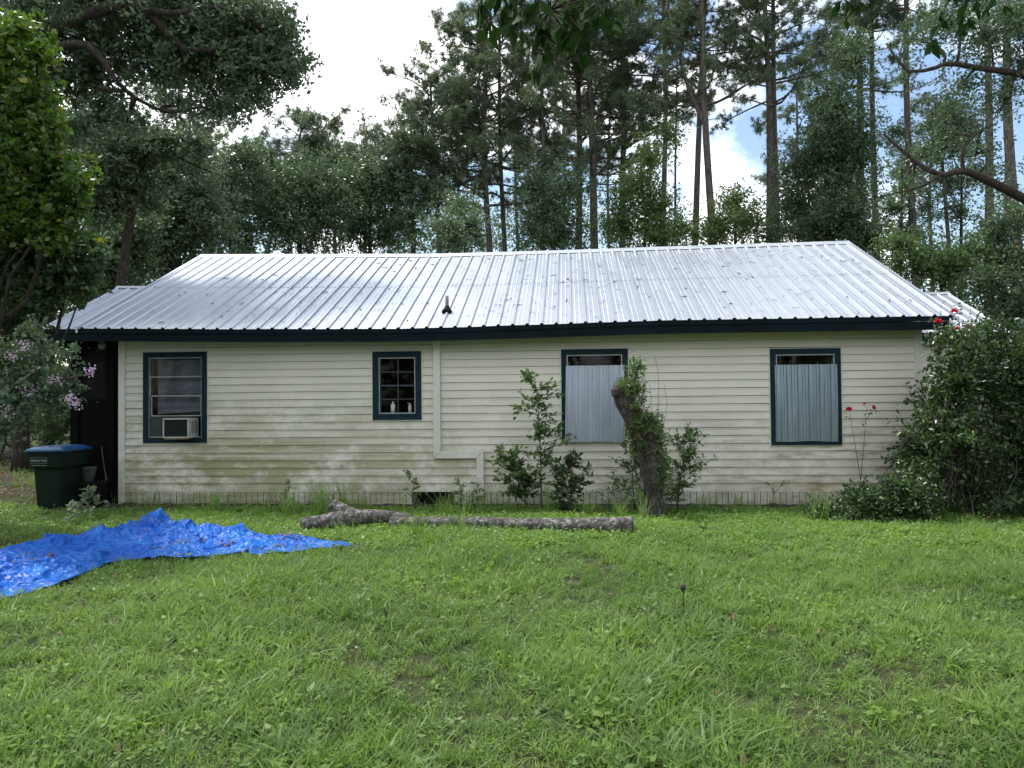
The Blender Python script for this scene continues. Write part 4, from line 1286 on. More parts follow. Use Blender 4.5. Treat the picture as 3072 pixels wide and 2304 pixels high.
o = link('far_woods', np_mesh('far_woods', V, F, M['oakdk'])); tag(o, 'dense green woodland mass closing the view behind the pines', 'woods', kind='stuff')
# low thicket on the left beyond the lawn
bl = [blob(rg.uniform(-900, 420), rg.uniform(1130, 1240), rg.uniform(21, 27), rg.uniform(50, 90)) for _ in range(60)] + [blob(rg.uniform(3080, 4600), rg.uniform(1080, 1300), rg.uniform(22, 30), rg.uniform(70, 120)) for _ in range(70)] + [blob(rg.uniform(-900, 420), rg.uniform(1250, 1310), rg.uniform(21, 25), rg.uniform(50, 80)) for _ in range(60)] + \
     [blob(rg.uniform(-500, 420), rg.uniform(800, 1050), rg.uniform(24, 32), rg.uniform(60, 100)) for _ in range(30)]
pts, _ = clump_points(bl, 14000, 20, .25, rg, .5)
pts = pts[pts[:, 2] > -.15]
V, F = leaf_mesh(pts, .12, .6, rg)
o = link('undergrowth', np_mesh('undergrowth', V, F, M['leftdk'])); tag(o, 'shaded undergrowth beyond the lawn on both sides of the house', 'undergrowth', kind='stuff')
for k, (px, y, pt) in enumerate(((150, 24, 500), (250, 27, 450), (-20, 22, 500), (400, 26, 500))):
    lab = ['bare dark trunk in the shaded undergrowth beyond the bin', 'thin trunk in the undergrowth behind the porch posts', 'trunk at the left edge among shaded undergrowth', 'straight trunk behind the porch ridge'][k]
    broadleaf('woodland_tree', lab, 'tree', up_to(px, y, px + 15, pt), .14, [blob(px, pt, y, 90), blob(px + 60, pt + 60, y, 70), blob(px - 70, pt + 80, y, 70)], 420, 22, .25, .10, M['oakdk'], M['bark_oak'], 130 + k, group='trees in the wood left of the house')

# ------------------------------------------------------------------ big shrub at the right house corner
def shrub(name, label, base, stems, r0, blobs, ncl, per, cr, L, mat, seed, aspect=.5, hollow=.4, flat=.35, stemmat=None, group=None, cat='shrub'):
    rng = np.random.default_rng(seed); base = np.array(base, float)
    root = empty(name, base, 0, label, cat, group)
    pts, cc = clump_points(blobs, ncl, per, cr, rng, hollow)
    pts = pts[pts[:, 2] > gz(pts[:, 0], pts[:, 1]) + .01]
    mb = MB()
    for k in range(stems):
        c = cc[rng.integers(len(cc))]
        q = curve_to(base + np.append(rng.normal(size=2) * .15 * (len(blobs) ** .5), 0), c, rng, 7, .12)
        mb.tube([x - base for x in q], [r0 * (1 - .12 * i) for i in range(7)], 5, False)
    mb.obj('stems', stemmat or M['twig'], root, True)
    V, F = leaf_mesh(pts, L, aspect, rng, flat=flat)
    TRI[name] = TRI.get(name, 0) + len(F)
    link('foliage', np_mesh('foliage', V - base, F, mat), root)
    return root


sb = G(2920, 1560); sb[1] = 10.9; sb[2] = float(gz(sb[0], sb[1]))
SB = [(2875, 1130, 85), (2930, 1115, 100), (3040, 1080, 110), (3120, 1130, 140), (2822, 1262, 66), (2770, 1350, 50), (2830, 1290, 60), (3000, 1180, 120), (3060, 1330, 120), (2860, 1010, 40), (2960, 990, 40), (3080, 1470, 120), (2990, 1500, 90), (2750, 1400, 40),
      (2900, 1520, 80), (3150, 1300, 150), (2858, 1200, 72), (3160, 1040, 110), (2900, 1290, 90), (2880, 1400, 90), (2960, 1360, 90)]
big = shrub('overgrown_shrub', 'large dark vine-tangled shrub hiding the right corner of the house', sb, 18, .009,
            [blob(a, b, 10.9 + .35 * ((i * 7) % 3 - 1), r, depth_r=.55) for i, (a, b, r) in enumerate(SB)], 4200, 15, .11, .072, M['shrub'], 201, hollow=.5)
rg = np.random.default_rng(9); base = np.array(big.location)
mb = MB()   # dead vines hanging in the hollow of the shrub
for k in range(110):
    px = rg.uniform(2830, 2990); a = P(px, rg.uniform(1190, 1280), 10.4 + rg.uniform(-.15, .3)); b = P(px + rg.uniform(-60, 60), rg.uniform(1360, 1530), 10.5 + rg.uniform(-.2, .3)); b[2] = max(b[2], -.08)
    mb.tube([x - base for x in curve_to(a, b, rg, 6, .12)], .0035, 4, False)
for k in range(16):
    a = P(rg.uniform(2800, 3050), rg.uniform(1200, 1450), 10.3); b = a + np.array([rg.uniform(-.5, .5), rg.uniform(-.2, .2), rg.uniform(-.25, .25)])
    mb.tube([x - base for x in curve_to(a, b, rg, 7, .18)], .0045, 4, False)
mb.obj('dead_vines', M['deadvine'], big, True)
mb = MB()   # shoots standing above the shrub, with a few leaves
LFs = []
for k in range(16):
    px = rg.uniform(2790, 3060); a = P(px, 1060, 10.7); b = P(px + rg.uniform(-25, 25), rg.uniform(900, 1000), 10.7)
    q = curve_to(a, b, rg, 6, .06); mb.tube([x - base for x in q], [.005, .004, .004, .003, .003, .002], 4, False)
    for x in q[1:]: LFs.append(leaf_mesh(np.tile(x, (3, 1)) + rg.normal(size=(3, 3)) * .02, .055, .5, rg, flat=.3))
mb.obj('shoots', M['stemred'], big, True)
V, F = join(LFs); link('shoot_leaves', np_mesh('shoot_leaves', V - base, F, M['shrub']), big)
def rose_bloom(c, r, seed, parent, base):
    rr = np.random.default_rng(seed); d = rand_dirs(16, rr); d[:, 2] = np.abs(d[:, 2])
    V, F = leaf_mesh(np.tile(c, (16, 1)) + rr.normal(size=(16, 3)) * r * .15, r, .9, rr, dirs=d, spread=.2, fold=.4)
    link('red_flower', np_mesh('red_flower', V - base, F, M['red']), parent)
for i, (px, py, r) in enumerate(((2812, 965, .05), (2863, 933, .045), (2873, 986, .035), (2902, 981, .05))):
    rose_bloom(P(px, py, 10.5), r, 300 + i, big, base)

lb = G(2600, 1560); 
LB = [(2470, 1535, 45, 22), (2550, 1520, 60, 38), (2640, 1510, 65, 48), (2720, 1500, 65, 60), (2590, 1480, 40, 28), (2690, 1455, 45, 35), (2540, 1570, 55, 24), (2650, 1585, 70, 28), (2760, 1590, 80, 38), (2860, 1600, 80, 40), (2960, 1605, 80, 45), (3060, 1600, 80, 50), (2760, 1480, 60, 60)]
shrub('bramble_patch', 'low dark bramble mound at the foot of the wall left of the big shrub', lb, 20, .004, [blob(a, b, 10.4, r, ry, depth_r=.35) for a, b, r, ry in LB], 2000, 12, .08, .055, M['shrub'], 202, hollow=.7)

# rose stems against the wall
def stems_plant(name, label, segs, leaf_n, L, mat, stemmat, seed, cat, r=.005, blooms=(), cluster=.02, dirs=None):
    rng = np.random.default_rng(seed)
    base = np.array(segs[0][0], float); base[2] = float(gz(base[0], base[1])) - .01
    root = empty(name, base, 0, label, cat)
    mb = MB(); LF_ = []
    for s in segs:
        q = smooth_path([np.array(p, float) for p in s], 10)
        mb.tube([x - base for x in q], [r * (1 - .07 * i) for i in range(10)], 5, False)
        for _ in range(leaf_n):
            t = rng.uniform(.25, 1); i0 = min(int(t * 9), 8); c = q[i0] + (q[i0 + 1] - q[i0]) * (t * 9 - i0)
            LF_.append(leaf_mesh((c + rng.normal(size=3) * cluster)[None], L, .45, rng, flat=.3))
    mb.obj('stem', stemmat, root, True)
    if LF_:
        V, F = join(LF_); link('leaves', np_mesh('leaves', V - base, F, mat), root)
    for i, (c, rr) in enumerate(blooms): rose_bloom(np.array(c), rr, seed + i, root, base)
    return root
yr = 11.55
stems_plant('rose_bush', 'thin forked rose stems with red blooms right of the last boarded window', [[P(2585, 1500, yr) * [1, 1, 0] + [0, 0, -.19], P(2580, 1430, yr), P(2562, 1320, yr), P(2548, 1232, yr)], [P(2582, 1440, yr), P(2592, 1330, yr), P(2600, 1218, yr)], [P(2598, 1260, yr), P(2622, 1226, yr)]],
            10, .045, M['shrub'], M['stemred'], 210, 'rose', .006, [(P(2548, 1229, yr), .045), (P(2623, 1223, yr), .040), (P(2592, 1212, yr), .02)], .03)
stems_plant('rose_bush', 'bare arching rose cane between the red blooms and the big shrub', [[P(2740, 1500, yr - .2) * [1, 1, 0] + [0, 0, -.19], P(2735, 1400, yr - .2), P(2715, 1280, yr - .2), P(2690, 1225, yr - .2)], [P(2735, 1330, yr - .2), P(2745, 1230, yr - .2), P(2715, 1150, yr - .2)]],
            14, .045, M['shrub'], M['stemred'], 214, 'rose', .006, (), .04)
stems_plant('rose_bush', 'short dark-leaved cane at the wall foot below the last window', [[P(2330, 1500, yr) * [1, 1, 0] + [0, 0, -.19], P(2320, 1470, yr), P(2290, 1450, yr)], [P(2325, 1480, yr), P(2345, 1455, yr), P(2360, 1450, yr)]],
            16, .05, M['oakdk'], M['stemred'], 216, 'rose', .004, (), .02)

# ------------------------------------------------------------------ saplings and bushes along the wall
def sapling(label, px, py0, py1, y, lean, width, nbr, nleaf, L, mat, seed, name='sapling', low=.3, r=.012, cat='sapling', up=.5, aspect=.5):
    rng = np.random.default_rng(seed)
    g = P(px, py0, y); base = np.array([g[0], g[1], float(gz(g[0], g[1])) - .01])
    top = P(px + lean, py1, y)
    root = empty(name, base, 0, label, cat)
    path = curve_to(base, top, rng, 10, .02); H = top[2] - base[2]
    mb = MB(); mb.tube([x - base for x in path], [r * (1 - .09 * i) for i in range(10)], 6, False)
    LF_ = []
    def spray(q, n, rr):
        for k in range(n):
            t = rr.uniform(.15, 1.0); j = min(int(t * (len(q) - 1)), len(q) - 2); c = q[j] + (q[j + 1] - q[j]) * (t * (len(q) - 1) - j)
            d = (q[j + 1] - q[j]); d = d / (np.linalg.norm(d) + 1e-9)
            LF_.append(leaf_mesh((c + rr.normal(size=3) * .008)[None], L, aspect, rr, dirs=d[None].copy(), spread=1.0, flat=.45))
    for k in range(nbr):
        f = low + (1 - low) * (k + rng.uniform()) / nbr
        j = min(int(f * 9), 8); a = path[j] + (path[j + 1] - path[j]) * (f * 9 - j)
        ang = rng.uniform(0, 2 * math.pi); ln = width * (1.2 - .85 * f) * rng.uniform(.3, 1.45) * (1 if f > low + .08 else .6)
        e = a + np.array([math.cos(ang) * ln, math.sin(ang) * ln * .45, up * ln * rng.uniform(.2, 1)])
        q = curve_to(a, e, rng, 5, .1)
        mb.tube([x - base for x in q], [r * .4, r * .35, r * .28, r * .2, r * .12], 4, False)
        spray(q, nleaf, rng)
        for _ in range(2):
            m_ = q[rng.integers(1, 4)]; e2 = m_ + rand_dirs(1, rng)[0] * ln * .45; q2 = curve_to(m_, e2, rng, 4, .1)
            mb.tube([x - base for x in q2], [r * .2, r * .18, r * .14, r * .1], 3, False); spray(q2, nleaf // 2, rng)
    mb.obj('stem', M['twig'], root, True)
    V, F = join(LF_); link('leaves', np_mesh('leaves', V - base, F, mat), root)
    return root


sapling('tallest slender sapling against the wall left of the stump', 1626, 1505, 1128, 11.5, -22, .58, 34, 13, .078, M['sapling'], 221, low=.36)
sapling('short leafy sapling right beside the pipe cover', 1560, 1505, 1350, 11.5, -40, .44, 22, 13, .085, M['sapling'], 222, low=.25, r=.009)
sapling('dark bushy sapling between the pipe cover and the tallest sapling', 1585, 1505, 1395, 11.6, -25, .44, 22, 13, .085, M['shrub'], 223, low=.3, r=.009)
sapling('dense dark-leaved bush between the tallest sapling and the stump', 1712, 1510, 1370, 11.3, 5, .50, 30, 15, .085, M['shrub'], 224, low=.05, name='bush', cat='bush')
sapling('light feathery bush right of the leaning stump', 2030, 1515, 1300, 11.4, 20, .55, 40, 20, .060, M['sapling'], 225, low=.12, name='bush', cat='bush', up=.9, aspect=.4)
sapling('feathery bush just left of the leaning stump base', 1905, 1515, 1335, 11.55, -15, .34, 26, 18, .060, M['sapling'], 226, low=.1, name='bush', cat='bush', up=.9, aspect=.4)
sapling('small weedy sapling in front of the crawl space vent', 1245, 1515, 1415, 11.2, -8, .24, 12, 10, .045, M['sapling'], 227, low=.35, r=.006)
sapling('wispy weed right of the crawl space vent', 1385, 1520, 1440, 11.2, -6, .26, 14, 9, .04, M['sapling'], 228, low=.3, r=.005, name='weed', cat='weed')
sapling('wispy weed below the end of the pipe cover', 1425, 1520, 1450, 11.3, 10, .22, 12, 8, .04, M['sapling'], 229, low=.3, r=.005, name='weed', cat='weed')
sapling('low sparse weed midway between the dense bush and the stump', 1820, 1520, 1450, 11.3, 20, .34, 14, 7, .04, M['sapling'], 230, low=.3, r=.005, name='weed', cat='weed')
sapling('thin weed under the left end of the wall, second stem from the corner', 870, 1515, 1440, 11.6, -14, .16, 8, 6, .04, M['sapling'], 231, low=.4, r=.004, name='weed', cat='weed')
sapling('pale-leaved weed growing between the bin and the wall corner', 285, 1510, 1470, 11.4, -25, .26, 9, 7, .085, M['palelf'], 232, low=.3, r=.005, name='weed', cat='weed', aspect=.6)
sapling('small pale-leaved weed in front of the concrete slab', 225, 1545, 1515, 10.6, -20, .22, 7, 6, .07, M['palelf'], 233, low=.2, r=.004, name='weed', cat='weed', aspect=.6)
sapling('tiny leafy seedling on the lawn right of the log', 2105, 1620, 1560, 9.2, 0, .16, 8, 6, .04, M['weedlf'], 234, low=.2, r=.003, name='weed', cat='weed')

# ------------------------------------------------------------------ leaning stump with vines
yst = 11.1
sp = [P(1955, 1500, yst) * [1, 1, 0] + [0, 0, -.19], P(1955, 1430, yst), P(1945, 1350, yst), P(1912, 1275, yst), P(1880, 1215, yst), P(1862, 1168, yst)]
stb = np.array(sp[0]); stb[2] = -.19
stump = empty('tree_stump', stb, 0, 'tall broken stump leaning left, wrapped in leafy vines', 'tree stump')
def rough_tube(path, rad, nseg, n, seed, cap_jag=0.0, rough=.12):
    rng = np.random.default_rng(seed)
    q = smooth_path(path, nseg); vs = []; fs = []
    ph = rng.uniform(0, 6.28, 6)
    ref = np.array([1., 0, 0])
    for i, p in enumerate(q):
        d = q[min(i + 1, nseg - 1)] - q[max(i - 1, 0)]; d /= np.linalg.norm(d) + 1e-9
        rr0 = ref if abs(ref @ d) < .9 else np.array([0, 1., 0])
        a = rr0 - d * (rr0 @ d); a /= np.linalg.norm(a); b = np.cross(d, a)
        R0 = np.interp(i / (nseg - 1), np.linspace(0, 1, len(rad)), rad)
        for k in range(n):
            t = 2 * math.pi * k / n
            r = R0 * (1 + rough * (.5 * math.sin(2 * t + ph[0] + i * .3) + .4 * math.sin(5 * t + ph[1] + .4 * i) + .5 * rng.normal() * .5 + .3 * math.sin(i * .9 + ph[2])))
            off = d * (cap_jag * rng.uniform(-1, 1)) if i in (0, nseg - 1) else 0
            vs.append(p + r * (math.cos(t) * a + math.sin(t) * b) + off)
    for i in range(nseg - 1):
        for k in range(n): fs.append((i * n + k, i * n + (k + 1) % n, (i + 1) * n + (k + 1) % n, (i + 1) * n + k))
    fs.append(tuple(range(n))[::-1]); e_ = (nseg - 1) * n
    vs.append(q[-1] - d * R0 * .35); c_ = len(vs) - 1
    for k in range(n): fs.append((e_ + k, e_ + (k + 1) % n, c_))
    return vs, fs, q
vs, fs, q = rough_tube([p - stb for p in sp], [.21, .16, .15, .145, .14, .15], 24, 20, 5, .05)
mb = MB(); mb.add(vs, fs); mb.obj('trunk', M['bark_stump'], stump, True)
vs, fs, _ = rough_tube([np.array(P(1962, 1420, yst)) - stb, P(1960, 1350, yst - .02) - stb, P(1952, 1305, yst - .05) - stb], [.14, .125, .12], 10, 16, 6, .05)
mb = MB(); mb.add(vs, fs); mb.obj('broken_limb', M['bark_stump'], stump, True)
c1 = P(1850, 1178, yst - .1) - stb
mb = MB(); mb.tube([c1 + (-.02, -.04, -.05), c1 + (-.015, -.03, .02), c1 + (.0, .0, .09)], [.06, .07, .035], 9); mb.obj('cut_face', M['cutwood'], stump)
c1 = P(1955, 1300, yst - .12) - stb
mb = MB(); mb.tube([c1 + (0, 0, -.08), c1 + (0, -.02, .0), c1 + (.02, 0, .04)], [.09, .10, .05], 9); mb.obj('cut_face', M['cutwood'], stump)
rg = np.random.default_rng(12)
pts = []; mb = MB()
VB = [(1895, 1170, 40, 30, 1.2), (1905, 1110, 22, 40, .7), (1915, 1090, 14, 26, .4), (1905, 1230, 26, 40, 1.3), (1930, 1270, 28, 40, 1.6), (1900, 1290, 20, 40, 1.5), (1960, 1280, 26, 34, 1.1), (1915, 1340, 20, 36, 1.2), (1975, 1340, 22, 40, .8), (1990, 1420, 24, 60, .7), (1920, 1480, 18, 30, .5), (1870, 1150, 24, 18, .5)]
pts, cc = clump_points([blob(a, b, yst - .05, r, ry, wgt=wg, depth_r=.24) for a, b, r, ry, wg in VB], 1250, 9, .05, rg, .6)
V, F = leaf_mesh(pts, .045, .5, rg, flat=.3); link('vine_leaves', np_mesh('vine_leaves', V - stb, F, M['sapling']), stump)
for k in range(26):
    px = rg.uniform(1870, 1985); a = P(px, rg.uniform(1180, 1400), yst - .15); b = P(px + rg.uniform(-15, 35), rg.uniform(1065, 1280), yst - .1)
    mb.tube([x - stb for x in curve_to(a, b, rg, 5, .08)], .003, 3, False)
for k in range(12):
    a = P(1900 + rg.uniform(-30, 60), 1230 + rg.uniform(-40, 30), yst - .18); b = P(1960 + rg.uniform(-30, 20), 1480, yst - .2)
    mb.tube([x - stb for x in curve_to(a, b, rg, 7, .07)], .006, 4, False)
mb.obj('vine_stems', M['deadvine'], stump)

# ------------------------------------------------------------------ logs
def gl(px, py, lift): 
    p = G(px, py); return np.array([p[0], p[1], p[2] + lift])
lgb = gl(1050, 1592, 0)
lg = empty('forked_log', lgb, 0, 'short forked log with upturned stub left of the long log', 'log', 'logs on the lawn by the wall')
vs, fs, _ = rough_tube([gl(905, 1600, .11) - lgb, gl(960, 1598, .13) - lgb, gl(1040, 1594, .17) - lgb, gl(1120, 1590, .18) - lgb, gl(1190, 1586, .15) - lgb, gl(1235, 1584, .12) - lgb], [.09, .10, .115, .09, .07, .055], 30, 20, 21, .012, .035)
mb = MB(); mb.add(vs, fs); mb.obj('trunk', M['bark_log'], lg, True)
vs, fs, _ = rough_tube([gl(1075, 1592, .17) - lgb, gl(1030, 1592, .25) - lgb, gl(995, 1592, .34) - lgb], [.10, .10, .09], 9, 16, 22, .015, .04)
mb = MB(); mb.add(vs, fs); mb.obj('branch_stub', M['bark_log'], lg, True)
lgb = gl(1550, 1598, 0)
lg2 = empty('fallen_log', lgb, 0, 'long straight lichen-covered log lying parallel to the wall', 'log', 'logs on the lawn by the wall')
vs, fs, _ = rough_tube([gl(1175, 1590, .10) - lgb, gl(1400, 1594, .105) - lgb, gl(1600, 1600, .10) - lgb, gl(1780, 1604, .11) - lgb, gl(1900, 1606, .115) - lgb], [.072, .08, .088, .10, .11], 44, 20, 23, .015, .035)
mb = MB(); mb.add(vs, fs); mb.obj('trunk', M['bark_log'], lg2, True)

# ------------------------------------------------------------------ tarp
def build_tarp():
    rg = np.random.default_rng(31)
    nu, nv = 420, 170
    S, T = np.meshgrid(np.linspace(0, 1, nu), np.linspace(0, 1, nv))
    front = np.array([G(a, b)[:2] for a, b in ((-190, 1850), (-60, 1835), (60, 1795), (180, 1765), (260, 1735), (320, 1700), (440, 1692), (560, 1690), (680, 1672), (790, 1672), (900, 1662), (1000, 1655), (1075, 1650))])
    back = np.array([G(a, b)[:2] for a, b in ((-190, 1700), (0, 1690), (110, 1650), (190, 1650), (290, 1640), (370, 1620), (460, 1600), (570, 1600), (660, 1612), (780, 1618), (900, 1628), (1000, 1638), (1075, 1646))])
    tt = np.linspace(0, 1, len(front))
    fx, fy = np.interp(S, tt, front[:, 0]), np.interp(S, tt, front[:, 1])
    bx, by = np.interp(S, tt, back[:, 0]), np.interp(S, tt, back[:, 1])
    X = fx * (1 - T) + bx * T; Y = fy * (1 - T) + by * T
    # domain warp
    def wv(x, y, f, a, ang, ph): return a * np.sin((x * math.cos(ang) + y * math.sin(ang)) * f + ph)
    wx = X.copy(); wy = Y.copy()
    for k in range(5):
        an, ph = rg.uniform(0, 3.14), rg.uniform(0, 6.28)
        wx = wx + wv(wy, wx, 1.5 + k, .12 / (1 + k * .5), an, ph); wy = wy + wv(wx, wy, 1.7 + k, .11 / (1 + k * .5), an + 1, ph + 2)
    h = np.zeros_like(X)
    for k in range(9):
        an, ph, f = (rg.uniform(-.7, .7) if k % 3 else rg.uniform(0, 3.14)), rg.uniform(0, 6.28), 4.2 * 1.38 ** k
        r = 1 - np.abs(np.sin((wx * math.cos(an) + wy * math.sin(an)) * f * .55 + ph + .6 * np.sin(wx * 1.7 + wy * 2.1 + k)))
        h += (r ** 1.25) * .135 / (1.30 ** k)
    edge = np.minimum(np.minimum(T, 1 - T) * 5, 1); edge = np.minimum(edge, np.minimum(1 - S, 1) * 18)
    env = (.22 + .78 * edge) * np.interp(S, [0, .15, .3, .5, .7, .85, 1], [.75, .85, .9, 1, .62, .42, .12])
    Z = h * env * .72
    def bump(px, py, a, sx, sy, ang=0.0):
        g = G(px, py); a = a * (.6 + 1.5 * h); dx, dy = X - g[0], Y - g[1]
        u = dx * math.cos(ang) + dy * math.sin(ang); v = -dx * math.sin(ang) + dy * math.cos(ang)
        return a * np.exp(-((np.abs(u) / sx) ** 2 + (np.abs(v) / sy) ** 2))
    Z += bump(455, 1614, .15, .13, .22) + bump(488, 1608, .17, .11, .20) + bump(528, 1616, .13, .14, .24) + bump(568, 1610, .16, .10, .18) + bump(605, 1622, .09, .16, .2) + bump(410, 1626, .11, .22, .25) + bump(150, 1655, .17, .13, .18) + bump(300, 1640, .06, .2, .2) + bump(640, 1640, .09, .4, .2) + bump(360, 1650, .07, .35, .2) + bump(60, 1710, .05, .4, .3)
    # frayed outline
    Y = Y + (T < .02) * .0
    ed = np.exp(-(T * 16)) ; Y = Y - ed * (.07 * np.sin(S * 45 + 3 * np.sin(S * 17)) + .03 * np.sin(S * 150 + 2 * np.sin(S * 61))); eb = np.exp(-((1 - T) * 16)); Y = Y + eb * (.08 * np.sin(S * 50 + 2 * np.sin(S * 31)) + .03 * np.sin(S * 140 + 3 * np.sin(S * 43)))
    Z = Z + gz(X, Y) + .035
    V = np.stack([X, Y, Z], -1).reshape(-1, 3); b0 = G(450, 1660)
    ii = np.arange(nu - 1)[None, :] + nu * np.arange(nv - 1)[:, None]
    F = np.stack([ii, ii + 1, ii + 1 + nu, ii + nu], -1).reshape(-1, 4)
    o = link('tarpaulin', np_mesh('tarpaulin', V - b0, F, M['tarp'], True), None, b0)
    tag(o, 'crumpled bright blue plastic tarpaulin spread on the lawn at left', 'tarpaulin')
    return X, Y, Z
TX, TY, TZ = build_tarp()

# ------------------------------------------------------------------ wheelie bin, slab, porch clutter
bw = P(190, 1500, 12.4); bw[2] = -.06
sl = empty('concrete_slab', (bw[0] - .03, bw[1], float(gz(bw[0], bw[1]))), 0, 'grey concrete slab under the wheeled bin', 'slab')
mb = MB(); mb.box(-.42, .42, -.42, .45, -.03, .045); mb.obj('slab', M['concrete'], sl, bevel=.01)
bin_ = empty('wheeled_bin', (bw[0] - .06, bw[1], float(gz(bw[0], bw[1])) + .047), R_(-3), 'dark green wheeled rubbish bin with blue lid beside the porch', 'bin')
bin_.scale = (.89, .89, .92)
def rrect(hx, hy, z, r=.05, cy=0, n=3):
    out_ = []
    for sx, sy, a0 in ((1, 1, 0), (-1, 1, 90), (-1, -1, 180), (1, -1, 270)):
        for k in range(n + 1):
            a = R_(a0 + 90 * k / n); out_.append((sx * (hx - r) + r * math.cos(a), sy * (hy - r) + r * math.sin(a) + cy, z))
    return out_
def loft(mb, rings):
    n = len(rings[0]); vs = [p for r in rings for p in r]; fs = [(i * n + k, i * n + (k + 1) % n, (i + 1) * n + (k + 1) % n, (i + 1) * n + k) for i in range(len(rings) - 1) for k in range(n)]
    fs += [tuple(range(n))[::-1], tuple((len(rings) - 1) * n + k for k in range(n))]; mb.add(vs, fs)
mb = MB(); loft(mb, [rrect(.225, .29, 0, .05), rrect(.235, .305, .08, .05), rrect(.265, .345, .66, .05), rrect(.272, .355, .70, .05), rrect(.30, .39, .73, .05), rrect(.325, .415, .96, .05), rrect(.34, .43, .965, .04), rrect(.34, .43, .99, .04)])
mb.obj('body', M['bin'], bin_, bevel=.004)
mb = MB(); loft(mb, [rrect(.355, .45, .992, .06), rrect(.36, .455, 1.015, .06), rrect(.345, .44, 1.04, .07), rrect(.27, .36, 1.075, .08), rrect(.12, .2, 1.09, .06)])
lid = mb.obj('lid', M['lid'], bin_, True)
for k in (-1, 0, 1):
    mb = MB(); mb.box(k * .15 - .02, k * .15 + .02, -.30, .30, 1.055, 1.094 if k == 0 else 1.088); mb.obj('lid_rib', M['lid'], lid, bevel=.006)
mb = MB(); mb.tube([(-.28, .46, .93), (.28, .46, .93)], .016, 8); mb.obj('handle', M['bin'], bin_)
for s in (-1, 1):
    mb = MB(); mb.tube([(s * .25, .32, .12), (s * .31, .32, .12)], .125, 16); mb.obj('wheel', M['rubber'], bin_)
# printed sign: words in a thin outlined box with a line below
mb = MB(); yy = -.413
def on_front(z): return -(.39 + (z - .73) / .23 * .025) - .0015
def fr_box(mb, x0, x1, z0, z1):
    mb.add([(x0, on_front(z0), z0), (x1, on_front(z0), z0), (x1, on_front(z1), z1), (x0, on_front(z1), z1)], [(0, 1, 2, 3)])
for a in ((-.27, .03, .800, .804), (-.27, .03, .896, .900), (-.27, -.266, .804, .896), (.026, .03, .804, .896), (-.25, .02, .758, .766)): fr_box(mb, *a)
mb.obj('printed_border', M['print'], bin_)
fc = bpy.data.curves.new('lettering', 'FONT'); fc.body = 'WASTE PRO'; fc.size = .062; fc.extrude = .0006; fc.shear = .15; fc.offset = .0016; fc.align_x = 'CENTER'; fc.align_y = 'CENTER'
fc.materials.append(M['print'])
fo0 = bpy.data.objects.new('lettering_source', fc); C.objects.link(fo0); bpy.context.view_layer.update(); fme = bpy.data.meshes.new_from_object(fo0.evaluated_get(bpy.context.evaluated_depsgraph_get())); bpy.data.objects.remove(fo0); fo = bpy.data.objects.new('lettering', fme); C.objects.link(fo); fo.parent = bin_; fo.location = (-.12, on_front(.85) - .001, .85); fo.rotation_euler = (R_(90) - math.atan(.025 / .23) * 1, 0, 0); fo.scale = (.84, 1.15, 1)

tt_ = HW(-7.93, -.28, 0); tote = empty('storage_box', (tt_[0], tt_[1], float(gz(tt_[0], tt_[1]))), R_(8), 'black storage box in the shade right of the bin', 'box')
mb = MB(); loft(mb, [rrect(.22, .15, 0, .03), rrect(.25, .18, .40, .03)]); mb.obj('tub', M['rubber'], tote)
mb = MB(); loft(mb, [rrect(.265, .195, .402, .03), rrect(.265, .195, .43, .03), rrect(.23, .16, .445, .03)]); mb.obj('lid', M['rubber'], tote)
pt_ = empty('plant_pot', (tt_[0] + .0, tt_[1] - .03, float(gz(tt_[0], tt_[1])) + .447), 0, 'small grey ribbed pot on the black box by the porch', 'pot')
mb = MB(); n = 20; rings = []
for z, r in ((0, .075), (.02, .08), (.10, .10), (.19, .12), (.20, .13), (.235, .13)):
    rings.append([((r + (.003 if k % 2 and z < .195 else 0)) * math.cos(2 * math.pi * k / n), (r + (.003 if k % 2 and z < .195 else 0)) * math.sin(2 * math.pi * k / n), z) for k in range(n)])
loft(mb, rings); mb.obj('pot', simple('grey_pot', (.07, .07, .068), (.045, .045, .045), 12, .7), pt_)
hs = empty('bent_branch', tuple(HW(-7.70, -.25, -.17)), 0, 'dry bent branch leaning in the dark porch corner', 'branch')
mb = MB(); mb.tube(smooth_path([(-.12, 0, 0), (-.05, 0, .22), (.02, .03, .45), (-.04, .06, .75), (-.10, .12, 1.0)], 10), [.022, .02, .018, .017, .016, .014, .012, .01, .009, .007], 7); mb.tube(smooth_path([(.0, .02, .42), (.09, 0, .5)], 4), [.012, .01, .008, .005], 5)
mb.obj('wood', M['deadvine'], hs, True)

